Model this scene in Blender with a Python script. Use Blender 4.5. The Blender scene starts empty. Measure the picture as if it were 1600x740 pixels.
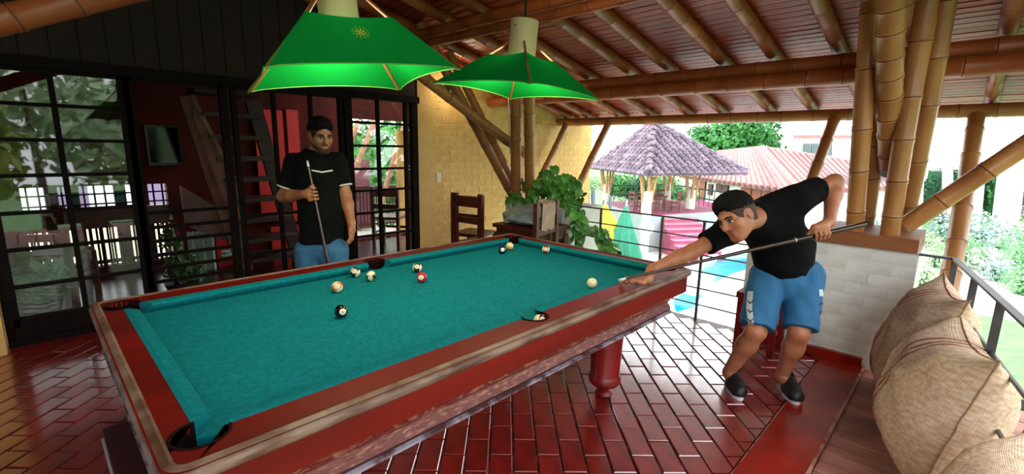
import bpy, bmesh, math, random
import numpy as np
from mathutils import Vector, Matrix
PI = math.pi
random.seed(7)
SC = bpy.context.scene
COL = SC.collection

# ------------------------------------------------------------------ camera
# world: metres, camera stands at (0,0,1.5); X runs along the pool table,
# Y runs towards the glass wall.  Rows of RC are the world axes in camera axes.
F_PX = 731.4
RC = np.array([[0.69823273, -0.12174531, 0.70544251],
               [-0.71563451, -0.14402547, 0.68346464],
               [0.01839307, -0.98205638, -0.18768845]])
CAM = np.array([0.0, 0.0, 1.5])
cd = bpy.data.cameras.new('camera'); cam = bpy.data.objects.new('camera', cd); COL.objects.link(cam)
cd.sensor_width = 36.0; cd.lens = F_PX / 1600.0 * 36.0; cd.clip_start = 0.05; cd.clip_end = 400
_m = Matrix.Identity(4)
for i in range(3):
    _m[i][0] = RC[i, 0]; _m[i][1] = -RC[i, 1]; _m[i][2] = -RC[i, 2]; _m[i][3] = CAM[i]
cam.matrix_world = _m
SC.camera = cam

# ------------------------------------------------------------------ world, sun, exposure
w = bpy.data.worlds.new('overcast_sky'); SC.world = w; w.use_nodes = True
bg = w.node_tree.nodes['Background']
bg.inputs[0].default_value = (0.93, 0.98, 1.0, 1); bg.inputs[1].default_value = 4.6
sd = bpy.data.lights.new('sun', 'SUN'); sd.energy = 1.0; sd.angle = math.radians(25); sd.color = (1, .97, .92)
sun = bpy.data.objects.new('sun', sd); COL.objects.link(sun)
sun.rotation_euler = (math.radians(32), math.radians(14), 0)
SC.view_settings.view_transform = 'Standard'; SC.view_settings.look = 'None'
SC.view_settings.gamma = 1.0; SC.view_settings.use_curve_mapping = False
SC.view_settings.exposure = 0.1

# ------------------------------------------------------------------ pixel -> place helpers
def ray(p): return RC @ np.array([p[0] - 800.0, p[1] - 370.0, F_PX])
def onz(p, z): r = ray(p); return CAM + r * ((z - CAM[2]) / r[2])
def onx(p, x): r = ray(p); return CAM + r * (x / r[0])
def ony(p, y): r = ray(p); return CAM + r * (y / r[1])
FWD = RC[:, 2]
def at(p, d): r = ray(p); return CAM + r * (d / (r @ FWD))
def proj(P):
    v = RC.T @ (np.array(P, float) - CAM); return (800 + F_PX * v[0] / v[2], 370 + F_PX * v[1] / v[2], v[2])
RS = 0.2175                                   # roof slope, falls along +X
def rafz(x): return 2.015 + RS * (6.0 - x)    # centre height of the rafters
def onroof(p, off=0.0):
    r = ray(p); t = (2.015 + RS * 6.0 + off - CAM[2]) / (r[2] + RS * r[0]); return CAM + r * t

# ------------------------------------------------------------------ materials
def lin(c):
    if isinstance(c, str):
        c = [int(c[i:i + 2], 16) / 255 for i in (1, 3, 5)]
    return tuple(((x / 12.92) if x <= .04045 else ((x + .055) / 1.055) ** 2.4) for x in c)
MATS = {}
def mat(name, col, rough=.6, col2=None, scale=8.0, bump=0.0, bscale=60.0, spec=.5, metal=0.0, coat=0.0,
        stretch=(1, 1, 1), thr=(.35, .65), emit=None, trans=0.0, coords='Object', detail=4.0, sheen=0.0, coatr=.2, coatior=None):
    if name in MATS: return MATS[name]
    m = bpy.data.materials.new(name); m.use_nodes = True; nt = m.node_tree; b = nt.nodes['Principled BSDF']
    c1 = lin(col)
    b.inputs['Base Color'].default_value = (*c1, 1); b.inputs['Roughness'].default_value = rough
    b.inputs['Specular IOR Level'].default_value = spec; b.inputs['Metallic'].default_value = metal
    b.inputs['Coat Weight'].default_value = coat; b.inputs['Coat Roughness'].default_value = coatr
    if sheen: b.inputs['Sheen Weight'].default_value = sheen
    if trans: b.inputs['Subsurface Weight'].default_value = trans; b.inputs['Subsurface Radius'].default_value = (.02, .008, .004)
    if emit: b.inputs['Emission Color'].default_value = (*lin(emit[0]), 1); b.inputs['Emission Strength'].default_value = emit[1]
    if col2 or bump:
        tc = nt.nodes.new('ShaderNodeTexCoord'); mp = nt.nodes.new('ShaderNodeMapping'); mp.inputs['Scale'].default_value = stretch
        nt.links.new(tc.outputs[coords], mp.inputs[0])
    if col2:
        n = nt.nodes.new('ShaderNodeTexNoise'); n.inputs['Scale'].default_value = scale; n.inputs['Detail'].default_value = detail
        nt.links.new(mp.outputs[0], n.inputs[0])
        r = nt.nodes.new('ShaderNodeValToRGB'); r.color_ramp.elements[0].position = thr[0]; r.color_ramp.elements[1].position = thr[1]
        r.color_ramp.elements[0].color = (*c1, 1); r.color_ramp.elements[1].color = (*lin(col2), 1)
        nt.links.new(n.outputs[0], r.inputs[0]); nt.links.new(r.outputs[0], b.inputs['Base Color'])
    if bump:
        n2 = nt.nodes.new('ShaderNodeTexNoise'); n2.inputs['Scale'].default_value = bscale; n2.inputs['Detail'].default_value = 3
        nt.links.new(mp.outputs[0], n2.inputs[0])
        bp = nt.nodes.new('ShaderNodeBump'); bp.inputs['Strength'].default_value = bump; bp.inputs['Distance'].default_value = .01
        nt.links.new(n2.outputs[0], bp.inputs['Height']); nt.links.new(bp.outputs[0], b.inputs['Normal'])
    if coatior: b.inputs['Coat IOR'].default_value = coatior
    MATS[name] = m; return m

def vary(m, amount=.25):
    """per-object brightness variation on a material"""
    nt = m.node_tree; b = nt.nodes['Principled BSDF']; oi = nt.nodes.new('ShaderNodeObjectInfo')
    mr = nt.nodes.new('ShaderNodeMapRange'); mr.inputs[3].default_value = 1 - amount; mr.inputs[4].default_value = 1 + amount
    nt.links.new(oi.outputs['Random'], mr.inputs[0])
    hs = nt.nodes.new('ShaderNodeHueSaturation'); nt.links.new(mr.outputs[0], hs.inputs['Value'])
    s = b.inputs['Base Color']
    if s.is_linked: nt.links.new(s.links[0].from_socket, hs.inputs['Color'])
    else: hs.inputs['Color'].default_value = s.default_value
    nt.links.new(hs.outputs[0], s); return m

bamboo_m = mat('bamboo_culm', '#b47c45', .38, '#86522a', 3.0, .25, 25, stretch=(1, 1, .35), thr=(.3, .7))
bamboo_dark = mat('bamboo_old', '#a95a2c', .4, '#763616', 3.0, .25, 25, stretch=(1, 1, .5), thr=(.3, .7))
node_m = mat('bamboo_node', '#4e2610', .6)
vary(bamboo_m, .15); vary(bamboo_dark, .15)
plank_m = vary(mat('ceiling_cane', '#a5482f', .27, '#7d3020', 5.0, .4, 40, stretch=(6, .6, 1)), .3)
roofback_m = mat('roof_backing', '#170806', .9)
brick_m = vary(mat('floor_brick_red', '#8f1409', .34, '#6d0d08', 9.0, .14, 14, spec=1.0, coat=1.0, coatr=.13, coatior=2.0), .14)
mortar_m = mat('floor_mortar', '#4a120c', .5, '#8a5a4e', 18.0, thr=(.5, .62))
cement_m = mat('red_cement', '#97200e', .25, '#7c1409', 5.0, .12, 8, spec=.5)
edge_m = mat('worn_edge', '#b58a72', .6, '#7c1c10', 12.0, thr=(.45, .6))
deck_m = vary(mat('deck_plank', '#ab7469', .55, '#855148', 4.0, .3, 30, stretch=(3, .4, 1)), .2)
black_m = mat('void_black', '#050303', .9)
steel_m = mat('black_steel', '#080404', .7, '#120807', 8.0, spec=.1)
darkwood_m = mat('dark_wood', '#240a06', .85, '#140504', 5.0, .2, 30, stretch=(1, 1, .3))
yellow_m = vary(mat('yellow_brick_paint', '#d6b070', .8, '#c69a56', 6.0, .9, 22), .04)
yellow_smooth = mat('yellow_plaster', '#d6b070', .8, '#c79c58', 3.0, .6, 25)
white_m = vary(mat('whitewash_block', '#d8d6d4', .8, '#c6c2bf', 5.0, .5, 40), .02)
white_smooth = mat('whitewash', '#d9d7d5', .8, '#c4c0bc', 4.0, .3, 30)
redwall_m = mat('red_wall_paint', '#c01a12', .6, '#a31410', 3.0)
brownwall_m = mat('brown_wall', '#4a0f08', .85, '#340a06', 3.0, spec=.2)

# ------------------------------------------------------------------ mesh building
class MB:
    def __init__(s): s.v = []; s.f = []; s.mi = []
    def add(s, vs, fs, mi=0):
        o = len(s.v); s.v += [tuple(map(float, x)) for x in vs]
        s.f += [tuple(o + i for i in f) for f in fs]; s.mi += [mi] * len(fs); return s
    def box(s, c, size, M=None, mi=0):
        hx, hy, hz = size[0] / 2, size[1] / 2, size[2] / 2
        vs = [Vector((x, y, z)) for z in (-hz, hz) for y in (-hy, hy) for x in (-hx, hx)]
        if M is not None: vs = [M @ x for x in vs]
        vs = [x + Vector(c) for x in vs]
        return s.add(vs, [(0, 2, 3, 1), (4, 5, 7, 6), (0, 1, 5, 4), (2, 6, 7, 3), (0, 4, 6, 2), (1, 3, 7, 5)], mi)
    def bx(s, p0, p1, mi=0):
        return s.box([(a + b) / 2 for a, b in zip(p0, p1)], [abs(b - a) for a, b in zip(p0, p1)], None, mi)
    def beam(s, p0, p1, wd, ht, up=(0, 0, 1), mi=0):
        p0 = Vector(p0); p1 = Vector(p1); d = (p1 - p0); L = d.length; d.normalize()
        x = d.cross(Vector(up)); 
        if x.length < 1e-5: x = d.cross(Vector((1, 0, 0)))
        x.normalize(); y = x.cross(d)
        M = Matrix((x, d, y)).transposed()
        return s.box((p0 + p1) / 2, (wd, L, ht), M, mi)
    def rings(s, rings, mi=0, cap=True, closed=False):
        n = len(rings[0]); o = len(s.v); fs = []
        for i in range(len(rings) - 1 + (1 if closed else 0)):
            a = i * n; b = ((i + 1) % len(rings)) * n
            for k in range(n): fs.append((a + k, a + (k + 1) % n, b + (k + 1) % n, b + k))
        if cap and not closed:
            fs.append(tuple(reversed(range(n)))); fs.append(tuple((len(rings) - 1) * n + k for k in range(n)))
        return s.add([p for r in rings for p in r], fs, mi)
    def tube(s, pts, rad, n=8, mi=0, cap=True):
        pts = [Vector(p) for p in pts]; rr = rad if isinstance(rad, (list, tuple)) else [rad] * len(pts)
        rings = []; ref = None
        for i, p in enumerate(pts):
            d = (pts[min(i + 1, len(pts) - 1)] - pts[max(i - 1, 0)]).normalized()
            if ref is None:
                ref = Vector((0, 0, 1)) if abs(d.z) < .9 else Vector((1, 0, 0))
            x = d.cross(ref).normalized(); y = x.cross(d).normalized(); ref = y
            rings.append([p + (x * math.cos(2 * PI * k / n) + y * math.sin(2 * PI * k / n)) * rr[i] for k in range(n)])
        return s.rings(rings, mi, cap)
    def lathe(s, prof, o=(0, 0, 0), n=24, mi=0, cap=True, M=None):
        rings = []
        for r, z in prof:
            ring = [Vector((r * math.cos(2 * PI * k / n), r * math.sin(2 * PI * k / n), z)) for k in range(n)]
            if M is not None: ring = [M @ x for x in ring]
            rings.append([x + Vector(o) for x in ring])
        return s.rings(rings, mi, cap)
    def ball(s, c, r, n=16, m=10, sc=(1, 1, 1), mi=0, M=None):
        rings = []
        for j in range(m + 1):
            th = -PI / 2 + PI * (j + .02) / (m + .04); rings.append([])
            for k in range(n):
                a = 2 * PI * k / n
                q = Vector((r * sc[0] * math.cos(th) * math.cos(a), r * sc[1] * math.cos(th) * math.sin(a), r * sc[2] * math.sin(th)))
                if M is not None: q = M @ q
                rings[-1].append(q + Vector(c))
        return s.rings(rings, mi)
    def poly(s, pts, z0, z1, mi=0):
        n = len(pts)
        vs = [(p[0], p[1], z0) for p in pts] + [(p[0], p[1], z1) for p in pts]
        fs = [tuple(reversed(range(n))), tuple(range(n, 2 * n))] + [(k, (k + 1) % n, n + (k + 1) % n, n + k) for k in range(n)]
        return s.add(vs, fs, mi)

WT = {}
def wt(o): return WT.get(o.name, Vector((0, 0, 0))) if o else Vector((0, 0, 0))
def mkobj(name, v, f, mats, mi=None, parent=None, smooth=False, origin=None):
    me = bpy.data.meshes.new(name)
    v = np.array(v, dtype=float).reshape(-1, 3)
    if parent is None and origin is None and len(v):
        lo, hi = v.min(0), v.max(0); origin = ((lo[0] + hi[0]) / 2, (lo[1] + hi[1]) / 2, lo[2])
    off = np.array(origin if origin is not None else (0, 0, 0), dtype=float)
    if parent is not None and origin is None: off = np.array(wt(parent))
    me.from_pydata((v - off).tolist(), [], f if isinstance(f, list) else f.tolist())
    for m in (mats if isinstance(mats, (list, tuple)) else [mats]): me.materials.append(m)
    if mi is not None and any(mi): me.polygons.foreach_set('material_index', mi)
    if smooth: me.polygons.foreach_set('use_smooth', [True] * len(me.polygons))
    me.update()
    o = bpy.data.objects.new(name, me); COL.objects.link(o)
    if parent is not None:
        o.parent = parent
        o.location = Vector(off) - wt(parent)
        WT[o.name] = Vector(off)
    else:
        o.location = Vector(off); WT[o.name] = Vector(off)
    return o
def build(mb, name, mats, parent=None, smooth=False, origin=None):
    o = mkobj(name, mb.v, mb.f, mats, mb.mi, parent, smooth, origin)
    if smooth:
        for p in o.data.polygons: pass
        try:
            o.data.set_sharp_from_angle(angle=math.radians(40))
        except Exception: pass
    return o
def tag(o, label, cat, group=None):
    o['label'] = label; o['category'] = cat
    if group: o['group'] = group
    return o
def struct(o, label=None):
    o['kind'] = 'structure'
    if label: o['label'] = label
    return o
def empty(name, loc=(0, 0, 0)):
    o = bpy.data.objects.new(name, None); COL.objects.link(o); o.location = loc; o.empty_display_size = .1
    WT[o.name] = Vector(loc); return o
def copy_obj(o, parent=None):
    c = o.copy(); COL.objects.link(c); c.parent = parent; WT[c.name] = wt(o); return c
def copy_tree(o, parent=None):
    c = copy_obj(o, parent)
    for ch in list(o.children): copy_tree(ch, c)
    return c
def piece(name, me, loc, parent, rot=None, scale=None):
    o = bpy.data.objects.new(name, me); COL.objects.link(o); o.parent = parent; o.location = Vector(loc) - wt(parent)
    if rot is not None: o.rotation_euler = rot
    if scale is not None: o.scale = scale
    return o
def box_mesh(name, size, m, bev=0.0):
    mb = MB(); hx, hy, hz = [s / 2 for s in size]
    if bev <= 0: mb.box((0, 0, 0), size)
    else:   # bevelled top edges only: 16 verts
        b = bev
        r0 = [(-hx, -hy, -hz), (hx, -hy, -hz), (hx, hy, -hz), (-hx, hy, -hz)]
        r1 = [(-hx, -hy, hz - b), (hx, -hy, hz - b), (hx, hy, hz - b), (-hx, hy, hz - b)]
        r2 = [(-hx + b, -hy + b, hz), (hx - b, -hy + b, hz), (hx - b, hy - b, hz), (-hx + b, hy - b, hz)]
        mb.rings([r0, r1, r2])
    me = bpy.data.meshes.new(name); me.from_pydata(mb.v, [], mb.f); me.materials.append(m); return me

def bamboo_mb(p0, p1, r0, r1=None, gap=.29, seed=0, sides=12, mb=None, bend=.0):
    rnd = random.Random(seed); mb = mb or MB(); r1 = r1 or r0
    p0 = Vector(p0); p1 = Vector(p1); ax = p1 - p0; L = ax.length; d = ax.normalized()
    ref = Vector((0, 0, 1)) if abs(d.z) < .9 else Vector((1, 0, 0))
    x = d.cross(ref).normalized(); y = x.cross(d).normalized()
    ts = [(0, 1.0, 0)]; s = gap * rnd.uniform(.3, .9)
    while s < L - .05:
        ts += [(s - .022, 1.0, 0), (s - .008, 1.07, 0), (s - .003, 1.03, 1), (s + .003, 1.03, 1), (s + .008, 1.08, 0), (s + .024, 1.0, 0)]
        s += gap * rnd.uniform(.8, 1.2)
    ts.append((L, 1.0, 0))
    rings = []; mis = []
    bx, by = rnd.uniform(-1, 1) * bend, rnd.uniform(-1, 1) * bend
    for s, k, m_ in ts:
        t = s / L; r = (r0 + (r1 - r0) * t) * k; c = p0 + d * s + (x * bx + y * by) * math.sin(PI * t)
        rings.append([c + (x * math.cos(2 * PI * q / sides) + y * math.sin(2 * PI * q / sides)) * r for q in range(sides)])
        mis.append(m_)
    o = len(mb.f); mb.rings(rings)
    for i in range(len(rings) - 1):
        if mis[i] and mis[i + 1]:
            for k in range(sides): mb.mi[o + i * sides + k] = 1
    return mb
def bamboo(name, p0, p1, r0, r1=None, label=None, cat=None, group=None, parent=None, dark=False, seed=0, gap=.29, bend=.012):
    o = build(bamboo_mb(p0, p1, r0, r1, gap, seed, 12, None, bend), name, [bamboo_dark if dark else bamboo_m, node_m], parent, True)
    if label: tag(o, label, cat, group)
    return o
# ================================================================== STRUCTURE
YW = 4.83          # plane of the glass wall and the yellow wall
XR = 4.03          # plane of the terrace railing and the low white walls
# ---- floor: mortar bed, 45 degree running bond bricks, red cement border, deck
mb = MB(); mb.bx((-3.2, .615, -.2), (XR + .12, YW, -.012))
floor = struct(build(mb, 'floor', mortar_m, origin=(0, 0, 0)), 'terrace floor of glossy red painted bricks')
BL, BWD, JG = .245, .118, .009
bme = box_mesh('brick', (BL - JG, BWD - JG, .024), brick_m, .004)
u = Vector((1, 1, 0)).normalized(); vv = Vector((-1, 1, 0)).normalized()
cands = []
for j in range(-40, 44):
    for i in range(-8, 34):
        c = u * (i * BL + (.5 * BL if j % 2 else 0)) + vv * (j * BWD)
        hu, hv = BL / 2, BWD / 2; ext = (hu + hv) * .7072
        if c.x < -2.2 or c.x > XR + .02 or c.y < .54 or c.y > YW - .02: continue
        px, py, dd = proj((c.x, c.y, 0)) if (c.x * FWD[0] + c.y * FWD[1]) > .25 else (-1e4, 0, 0)
        vis = dd > .4 and -60 < px < 1660 and -40 < py < 800
        if vis:      # hidden behind / under the table?
            for tz in (.62, .7, .79):
                t = (1.5 - tz) / 1.5; hx, hy = c.x * t, c.y * t
                if .12 < hx < 2.73 and 1.12 < hy < 2.67: vis = False
        score = (1 / dd ** 2 if vis else 0)
        cut = c.y - ext < .615 or c.x + ext > XR + .1 or c.y + ext > YW or False
        cands.append((score, c, cut))
cands.sort(key=lambda t: -t[0])
rest = MB(); nb = 0; RB = Matrix.Rotation(PI / 4, 3, 'Z')
def clip_brick(c):
    """corner polygon of a diagonal brick, clipped to the bricked area"""
    hu, hv = (BL - JG) / 2, (BWD - JG) / 2
    P = [c + u * a * hu + vv * b * hv for a, b in ((-1, -1), (1, -1), (1, 1), (-1, 1))]
    P = [(p.x, p.y) for p in P]
    for n, dlim in (((0, -1), -.622), ((0, 1), YW - .005), ((1, 0), XR + .1)):
        out = []
        for k in range(len(P)):
            a, b = P[k], P[(k + 1) % len(P)]; da = a[0] * n[0] + a[1] * n[1] - dlim; db = b[0] * n[0] + b[1] * n[1] - dlim
            if da <= 0: out.append(a)
            if da * db < 0: t = da / (da - db); out.append((a[0] + (b[0] - a[0]) * t, a[1] + (b[1] - a[1]) * t))
        P = out
        if len(P) < 3: return None
    return P
for sc_, c, cut in cands:
    tilt = (random.uniform(-.006, .006), random.uniform(-.006, .006), PI / 4); dz = random.uniform(-.0015, .0015)
    if cut:
        P = clip_brick(c)
        if not P: continue
        if sc_ > 0 and nb < 300:
            m2 = MB(); m2.poly(P, -.02, dz); o = build(m2, 'brick', brick_m, floor); nb += 1
        else: rest.poly(P, -.02, dz)
    elif sc_ > 0 and nb < 300:
        piece('brick', bme, (c.x, c.y, -.012 + dz), floor, tilt); nb += 1
    else:
        rest.box((c.x, c.y, -.012 + dz), (BL - JG, BWD - JG, .024), RB)
o = build(rest, 'brick_remainder', brick_m, floor); o['kind'] = 'stuff'
mb = MB(); mb.bx((-3.2, .36, -.2), (XR, .608, .004))
border = struct(build(mb, 'trim_1', cement_m, origin=(0, 0, 0)), 'smooth red cement border strip beside the wooden deck')
mb = MB(); mb.bx((-3.2, .348, -.05), (XR, .36, .006)); build(mb, 'worn_edging', edge_m, border)
mb = MB(); mb.bx((-3.2, .606, -.05), (XR, .614, .001)); build(mb, 'joint', edge_m, border)
mb = MB(); mb.bx((3.985, .37, .0), (XR + .01, 1.22, .065)); struct(build(mb, 'baseboard_end', cement_m), 'red painted skirting along the low white wall')
# deck
deckbase = MB(); deckbase.bx((-3.2, -1.6, -.25), (XR + .3, .345, -.045)); deck = struct(build(deckbase, 'floor', black_m, origin=(0, 0, 0)), 'wooden deck beside the brick floor')
pme = box_mesh('plank', (.186, 1.9, .03), deck_m, .003)
x = XR - .07
while x > -2.9:
    piece('plank', pme, (x, .345 - .95, -.03 + random.uniform(-.002, .002)), deck, (0, random.uniform(-.01, .01), 0)); x -= .195

# ---- roof: backing, cane planks, bamboo rafters, eave tiles
ang = math.atan(RS); RX0, RX1, RY0, RY1 = -3.2, 6.45, -1.3, YW + .1
def roofp(x, y, off): return Vector((x, y, rafz(x))) + Vector((math.sin(ang), 0, math.cos(ang))) * off
mb = MB()
vs = [roofp(x, y, o_) for o_ in (.075, .16) for x, y in ((RX0, RY0), (RX1, RY0), (RX1, RY1), (RX0, RY1))]
mb.add(vs, [(3, 2, 1, 0), (4, 5, 6, 7), (0, 1, 5, 4), (1, 2, 6, 5), (2, 3, 7, 6), (3, 0, 4, 7)])
ceiling = struct(build(mb, 'ceiling', roofback_m, origin=(0, 0, 0)), 'sloping roof underside of cane planks on bamboo rafters')
cme = box_mesh('plank', (.074, RY1 - RY0, .016), plank_m, .003)
cl = math.cos(ang); x = RX0 + .04; k = 0
while x < RX1:
    p = roofp(x, (RY0 + RY1) / 2, .062)
    o = piece('plank', cme, p, ceiling, (random.uniform(-.0012, .0012), PI + ang + random.uniform(-.06, .06), random.uniform(-.0012, .0012)))
    x += .081 * cl; k += 1
RAFY = [-1.2, -.95, -.5, -.05, .42, .9, 1.35, 1.8, 2.3, 2.75, 3.3, 3.8, 4.3, 4.72]
for i, y in enumerate(RAFY):
    a = Vector((RX0, y, rafz(RX0))); b = Vector((6.33, y + random.uniform(-.03, .03), rafz(6.33)))
    bamboo('bamboo_rafter', a, b, .062, .05, parent=ceiling, dark=True, seed=i, bend=.015)
tmb = MB(); n = 8
ring = lambda z_, r: [(math.cos(PI * q / n) * r, z_, math.sin(PI * q / n) * r) for q in range(n + 1)]
r_a, r_b, r_c, r_d = ring(-.25, .075), ring(.25, .09), ring(.25, .075), ring(-.25, .06)
vs = r_a + r_b + r_c + r_d; fs = []
for q in range(n):
    fs += [(q, q + 1, n + 1 + q + 1, n + 1 + q), (2 * n + 2 + q, 2 * n + 2 + q + 1, 3 * n + 3 + q + 1, 3 * n + 3 + q), (n + 1 + q, n + 1 + q + 1, 2 * n + 2 + q + 1, 2 * n + 2 + q)]
tile_m = vary(mat('clay_tile', '#a7605a', .8, '#6d4d52', 7.0, .4, 20), .25)
tme = bpy.data.meshes.new('roof_tile'); tme.from_pydata(vs, [], fs); tme.materials.append(tile_m)
y = RY0
while y < RY1:
    piece('roof_tile', tme, roofp(6.42, y, .1), ceiling, (PI, 0, -PI / 2), None).rotation_euler = (0, 0, -PI / 2)
    y += .2

# ---- beams, posts and braces of bamboo
def yline(x, y0, y1, dz): return (x, y0, rafz(x) - dz), (x, y1, rafz(x) - dz)
a, b = yline(6.0, -1.25, 4.88, .11); bamboo('bamboo_eave_beam', a, b, .062, .058, 'long bamboo eave beam carrying the lower rafter ends', 'beam', seed=31)
a, b = yline(4.57, -1.25, 4.9, .11); bamboo('bamboo_purlin', a, b, .06, .062, 'upper culm of the paired bamboo purlin above the low white walls', 'beam', 'paired bamboo purlin', dark=True, seed=32)
bamboo('bamboo_purlin', (4.50, -1.25, rafz(4.57) - .235), (4.50, 4.9, rafz(4.57) - .235), .066, .06, 'lower culm of the paired bamboo purlin above the low white walls', 'beam', 'paired bamboo purlin', dark=True, seed=33)
bamboo('bamboo_purlin', (2.9, -1.25, rafz(2.9) - .11), (2.9, 4.9, rafz(2.9) - .11), .055, .055, 'bamboo purlin crossing under the roof above the pool table', 'beam', dark=True, seed=34)
bamboo('bamboo_purlin', (2.84, -1.25, rafz(2.9) - .215), (2.84, 4.9, rafz(2.9) - .215), .04, .04, 'thin bamboo rail lashed below the purlin above the pool table', 'beam', dark=True, seed=35)
bamboo('bamboo_purlin', (-.6, -1.25, rafz(-.6) - .11), (-.6, 4.9, rafz(-.6) - .11), .055, .055, 'bamboo purlin high under the dark end of the roof', 'beam', dark=True, seed=36)
bamboo('bamboo_brace', ony((-70, 49), 3.2), ony((330, -44), 3.2), .06, .06, 'diagonal bamboo brace high beside the glass wall', 'brace', dark=True, seed=37)

# right cluster of four posts on the wooden base
zb = .955
def post(pb, zx, pt, r0, r1, lab, seed, gap=.3, over=-.05):
    bamboo('bamboo_post', onx(pb, zx), onroof(pt, over), r0, r1, lab, 'post', seed=seed, gap=gap)
post((1335, 366), 4.12, (1362, 0), .055, .058, 'front bamboo post of the cluster, beside the cue butt', 41, .33)
post((1388, 382), 4.12, (1450, 0), .055, .06, 'front bamboo post of the cluster, beside the railing corner', 42, .3)
post((1352, 352), 4.5, (1397, 0), .055, .058, 'rear bamboo post behind the one beside the cue butt', 43, .3)
post((1411, 354), 4.5, (1476, 0), .058, .06, 'rear bamboo post behind the one beside the railing corner', 44, .34)
o = bamboo('bamboo_spout', onroof((1396, -60), -.06), at((1391, 258), 3.3), .072, .068, 'thick bamboo spout hanging between the clustered posts', 'spout', seed=45, gap=.17)
e1 = Vector(at((1391, 258), 3.3)); e0 = Vector(onroof((1396, -60), -.06)); dd = (e1 - e0).normalized()
mb = MB(); mb.tube([e1 - dd * .005, e1 + dd * .06], .066, 14); build(mb, 'tip', mat('grey_pvc', '#8e93a6', .5), o, True)
_a, _b = onx((1415, 352), 4.2), onx((1640, 206), 4.2); _b = _a + (_b - _a) * ((2.26 - _a[2]) / (_b[2] - _a[2]))
bamboo('bamboo_brace', _a, _b, .058, .055, 'long diagonal bamboo brace rising from the post cluster over the railing', 'brace', seed=46)
mb = MB(); mb.bx((4.0, .18, .865), (4.62, .78, zb)); tag(build(mb, 'post_base', mat('base_timber', '#8a4f26', .6, '#6b3a1a', 5, .3, 30, stretch=(1, .3, 1))), 'thick wooden base plate under the clustered bamboo posts', 'base plate')
# struts to the eave
def strut(pt, pb, y=None, r=.05, lab='', seed=0, zlow=None):
    T = Vector(onx(pt, 6.0)); yy = T.y; B = Vector(ony(pb, yy)) if abs(yy) > .3 else None
    if B is None:
        r_ = ray(pb); B = Vector(at(pb, (T - Vector(CAM)).dot(Vector(FWD)) - .55))
    d = B - T
    if zlow is not None and d.z < 0: B = T + d * ((zlow - T.z) / d.z)
    bamboo('bamboo_strut', B, T, r, r, lab, 'strut', seed=seed)
strut((886, 192), (845, 275), lab='slanting bamboo strut beside the yellow wall', seed=51, zlow=.7)
strut((952, 190), (905, 290), lab='slanting bamboo strut beside the gazebo roof', seed=52, zlow=.7)
strut((1306, 180), (1270, 275), r=.055, lab='slanting bamboo strut behind the raised elbow', seed=53, zlow=.6)
strut((1526, 180), (1484, 425), r=.062, lab='near upright bamboo strut behind the railing corner', seed=54, zlow=.0)
# left cluster
post((806, 311), 4.12, (805, 60), .06, .06, 'upright bamboo post of the corner cluster, nearer the wall switch', 61)
post((828, 311), 4.2, (827, 60), .06, .06, 'upright bamboo post of the corner cluster, nearer the plant', 62)
def post2(pb, xb, pt, r, lab, seed): bamboo('bamboo_brace', onx(pb, xb), onroof(pt, -.06), r, r, lab, 'brace', seed=seed)
bamboo('bamboo_brace', onx((803, 309), 4.15), ony((655, 35), 4.2), .055, .052, 'lower diagonal bamboo brace crossing the yellow wall', 'brace', seed=63)
bamboo('bamboo_brace', onx((813, 309), 4.2), ony((700, 80), 4.35), .05, .048, 'upper diagonal bamboo brace crossing the yellow wall', 'brace', seed=64)
bamboo('bamboo_brace', onx((828, 245), 4.25), ony((610, 80), 3.9), .055, .055, 'bamboo brace running from the corner post across the other braces', 'brace', seed=65)

# ---- walls
def brickwall(name, parent, x0, x1, z0, z1, y, m, bl=.235, bh=.075, face='y', depth=.02, maxn=300, key=None, jit=.004):
    me = box_mesh('brick', (bl - .006, .05, bh - .006), m); out = []; row = 0; z = z0 + bh / 2
    while z < z1:
        xx = x0 + (bl / 2 if row % 2 else 0)
        while xx < x1 + bl / 2:
            a, b = max(x0, xx - bl / 2), min(x1, xx + bl / 2)
            if b - a > .03: out.append(((a + b) / 2, z, (b - a - .006) / (bl - .006)))
            xx += bl
        z += bh; row += 1
    if key: out.sort(key=key)
    r_ = MB()
    for i, (c, z, s) in enumerate(out):
        off = random.uniform(-jit, jit); rt = random.uniform(-.02, .02)
        if face == 'y': loc = (c, y + .0225 + off, z); rot = (0, 0, rt)
        else: loc = (y + .0205 + off, c, z); rot = (0, 0, PI / 2 + rt)
        if i < maxn: piece('brick', me, loc, parent, rot, (s, 1, 1))
        elif face == 'y': r_.box(loc, ((bl - .01) * s, .05, bh - .01))
        else: r_.box(loc, (.05, (bl - .01) * s, bh - .01))
    if r_.v: o = build(r_, 'brick_remainder', m, parent); o['kind'] = 'stuff'
def vkey(t):
    px, py, d = proj((t[0], YW, t[1])); return 0 if (655 < px < 925 and 90 < py < 400) else 1
mb = MB(); mb.bx((3.31, YW + .0, -.2), (6.93, YW + .25, 3.0)); wall_r = struct(build(mb, 'wall_yellow', yellow_smooth, origin=(0, 0, 0)), 'rough yellow painted brick wall')
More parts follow.
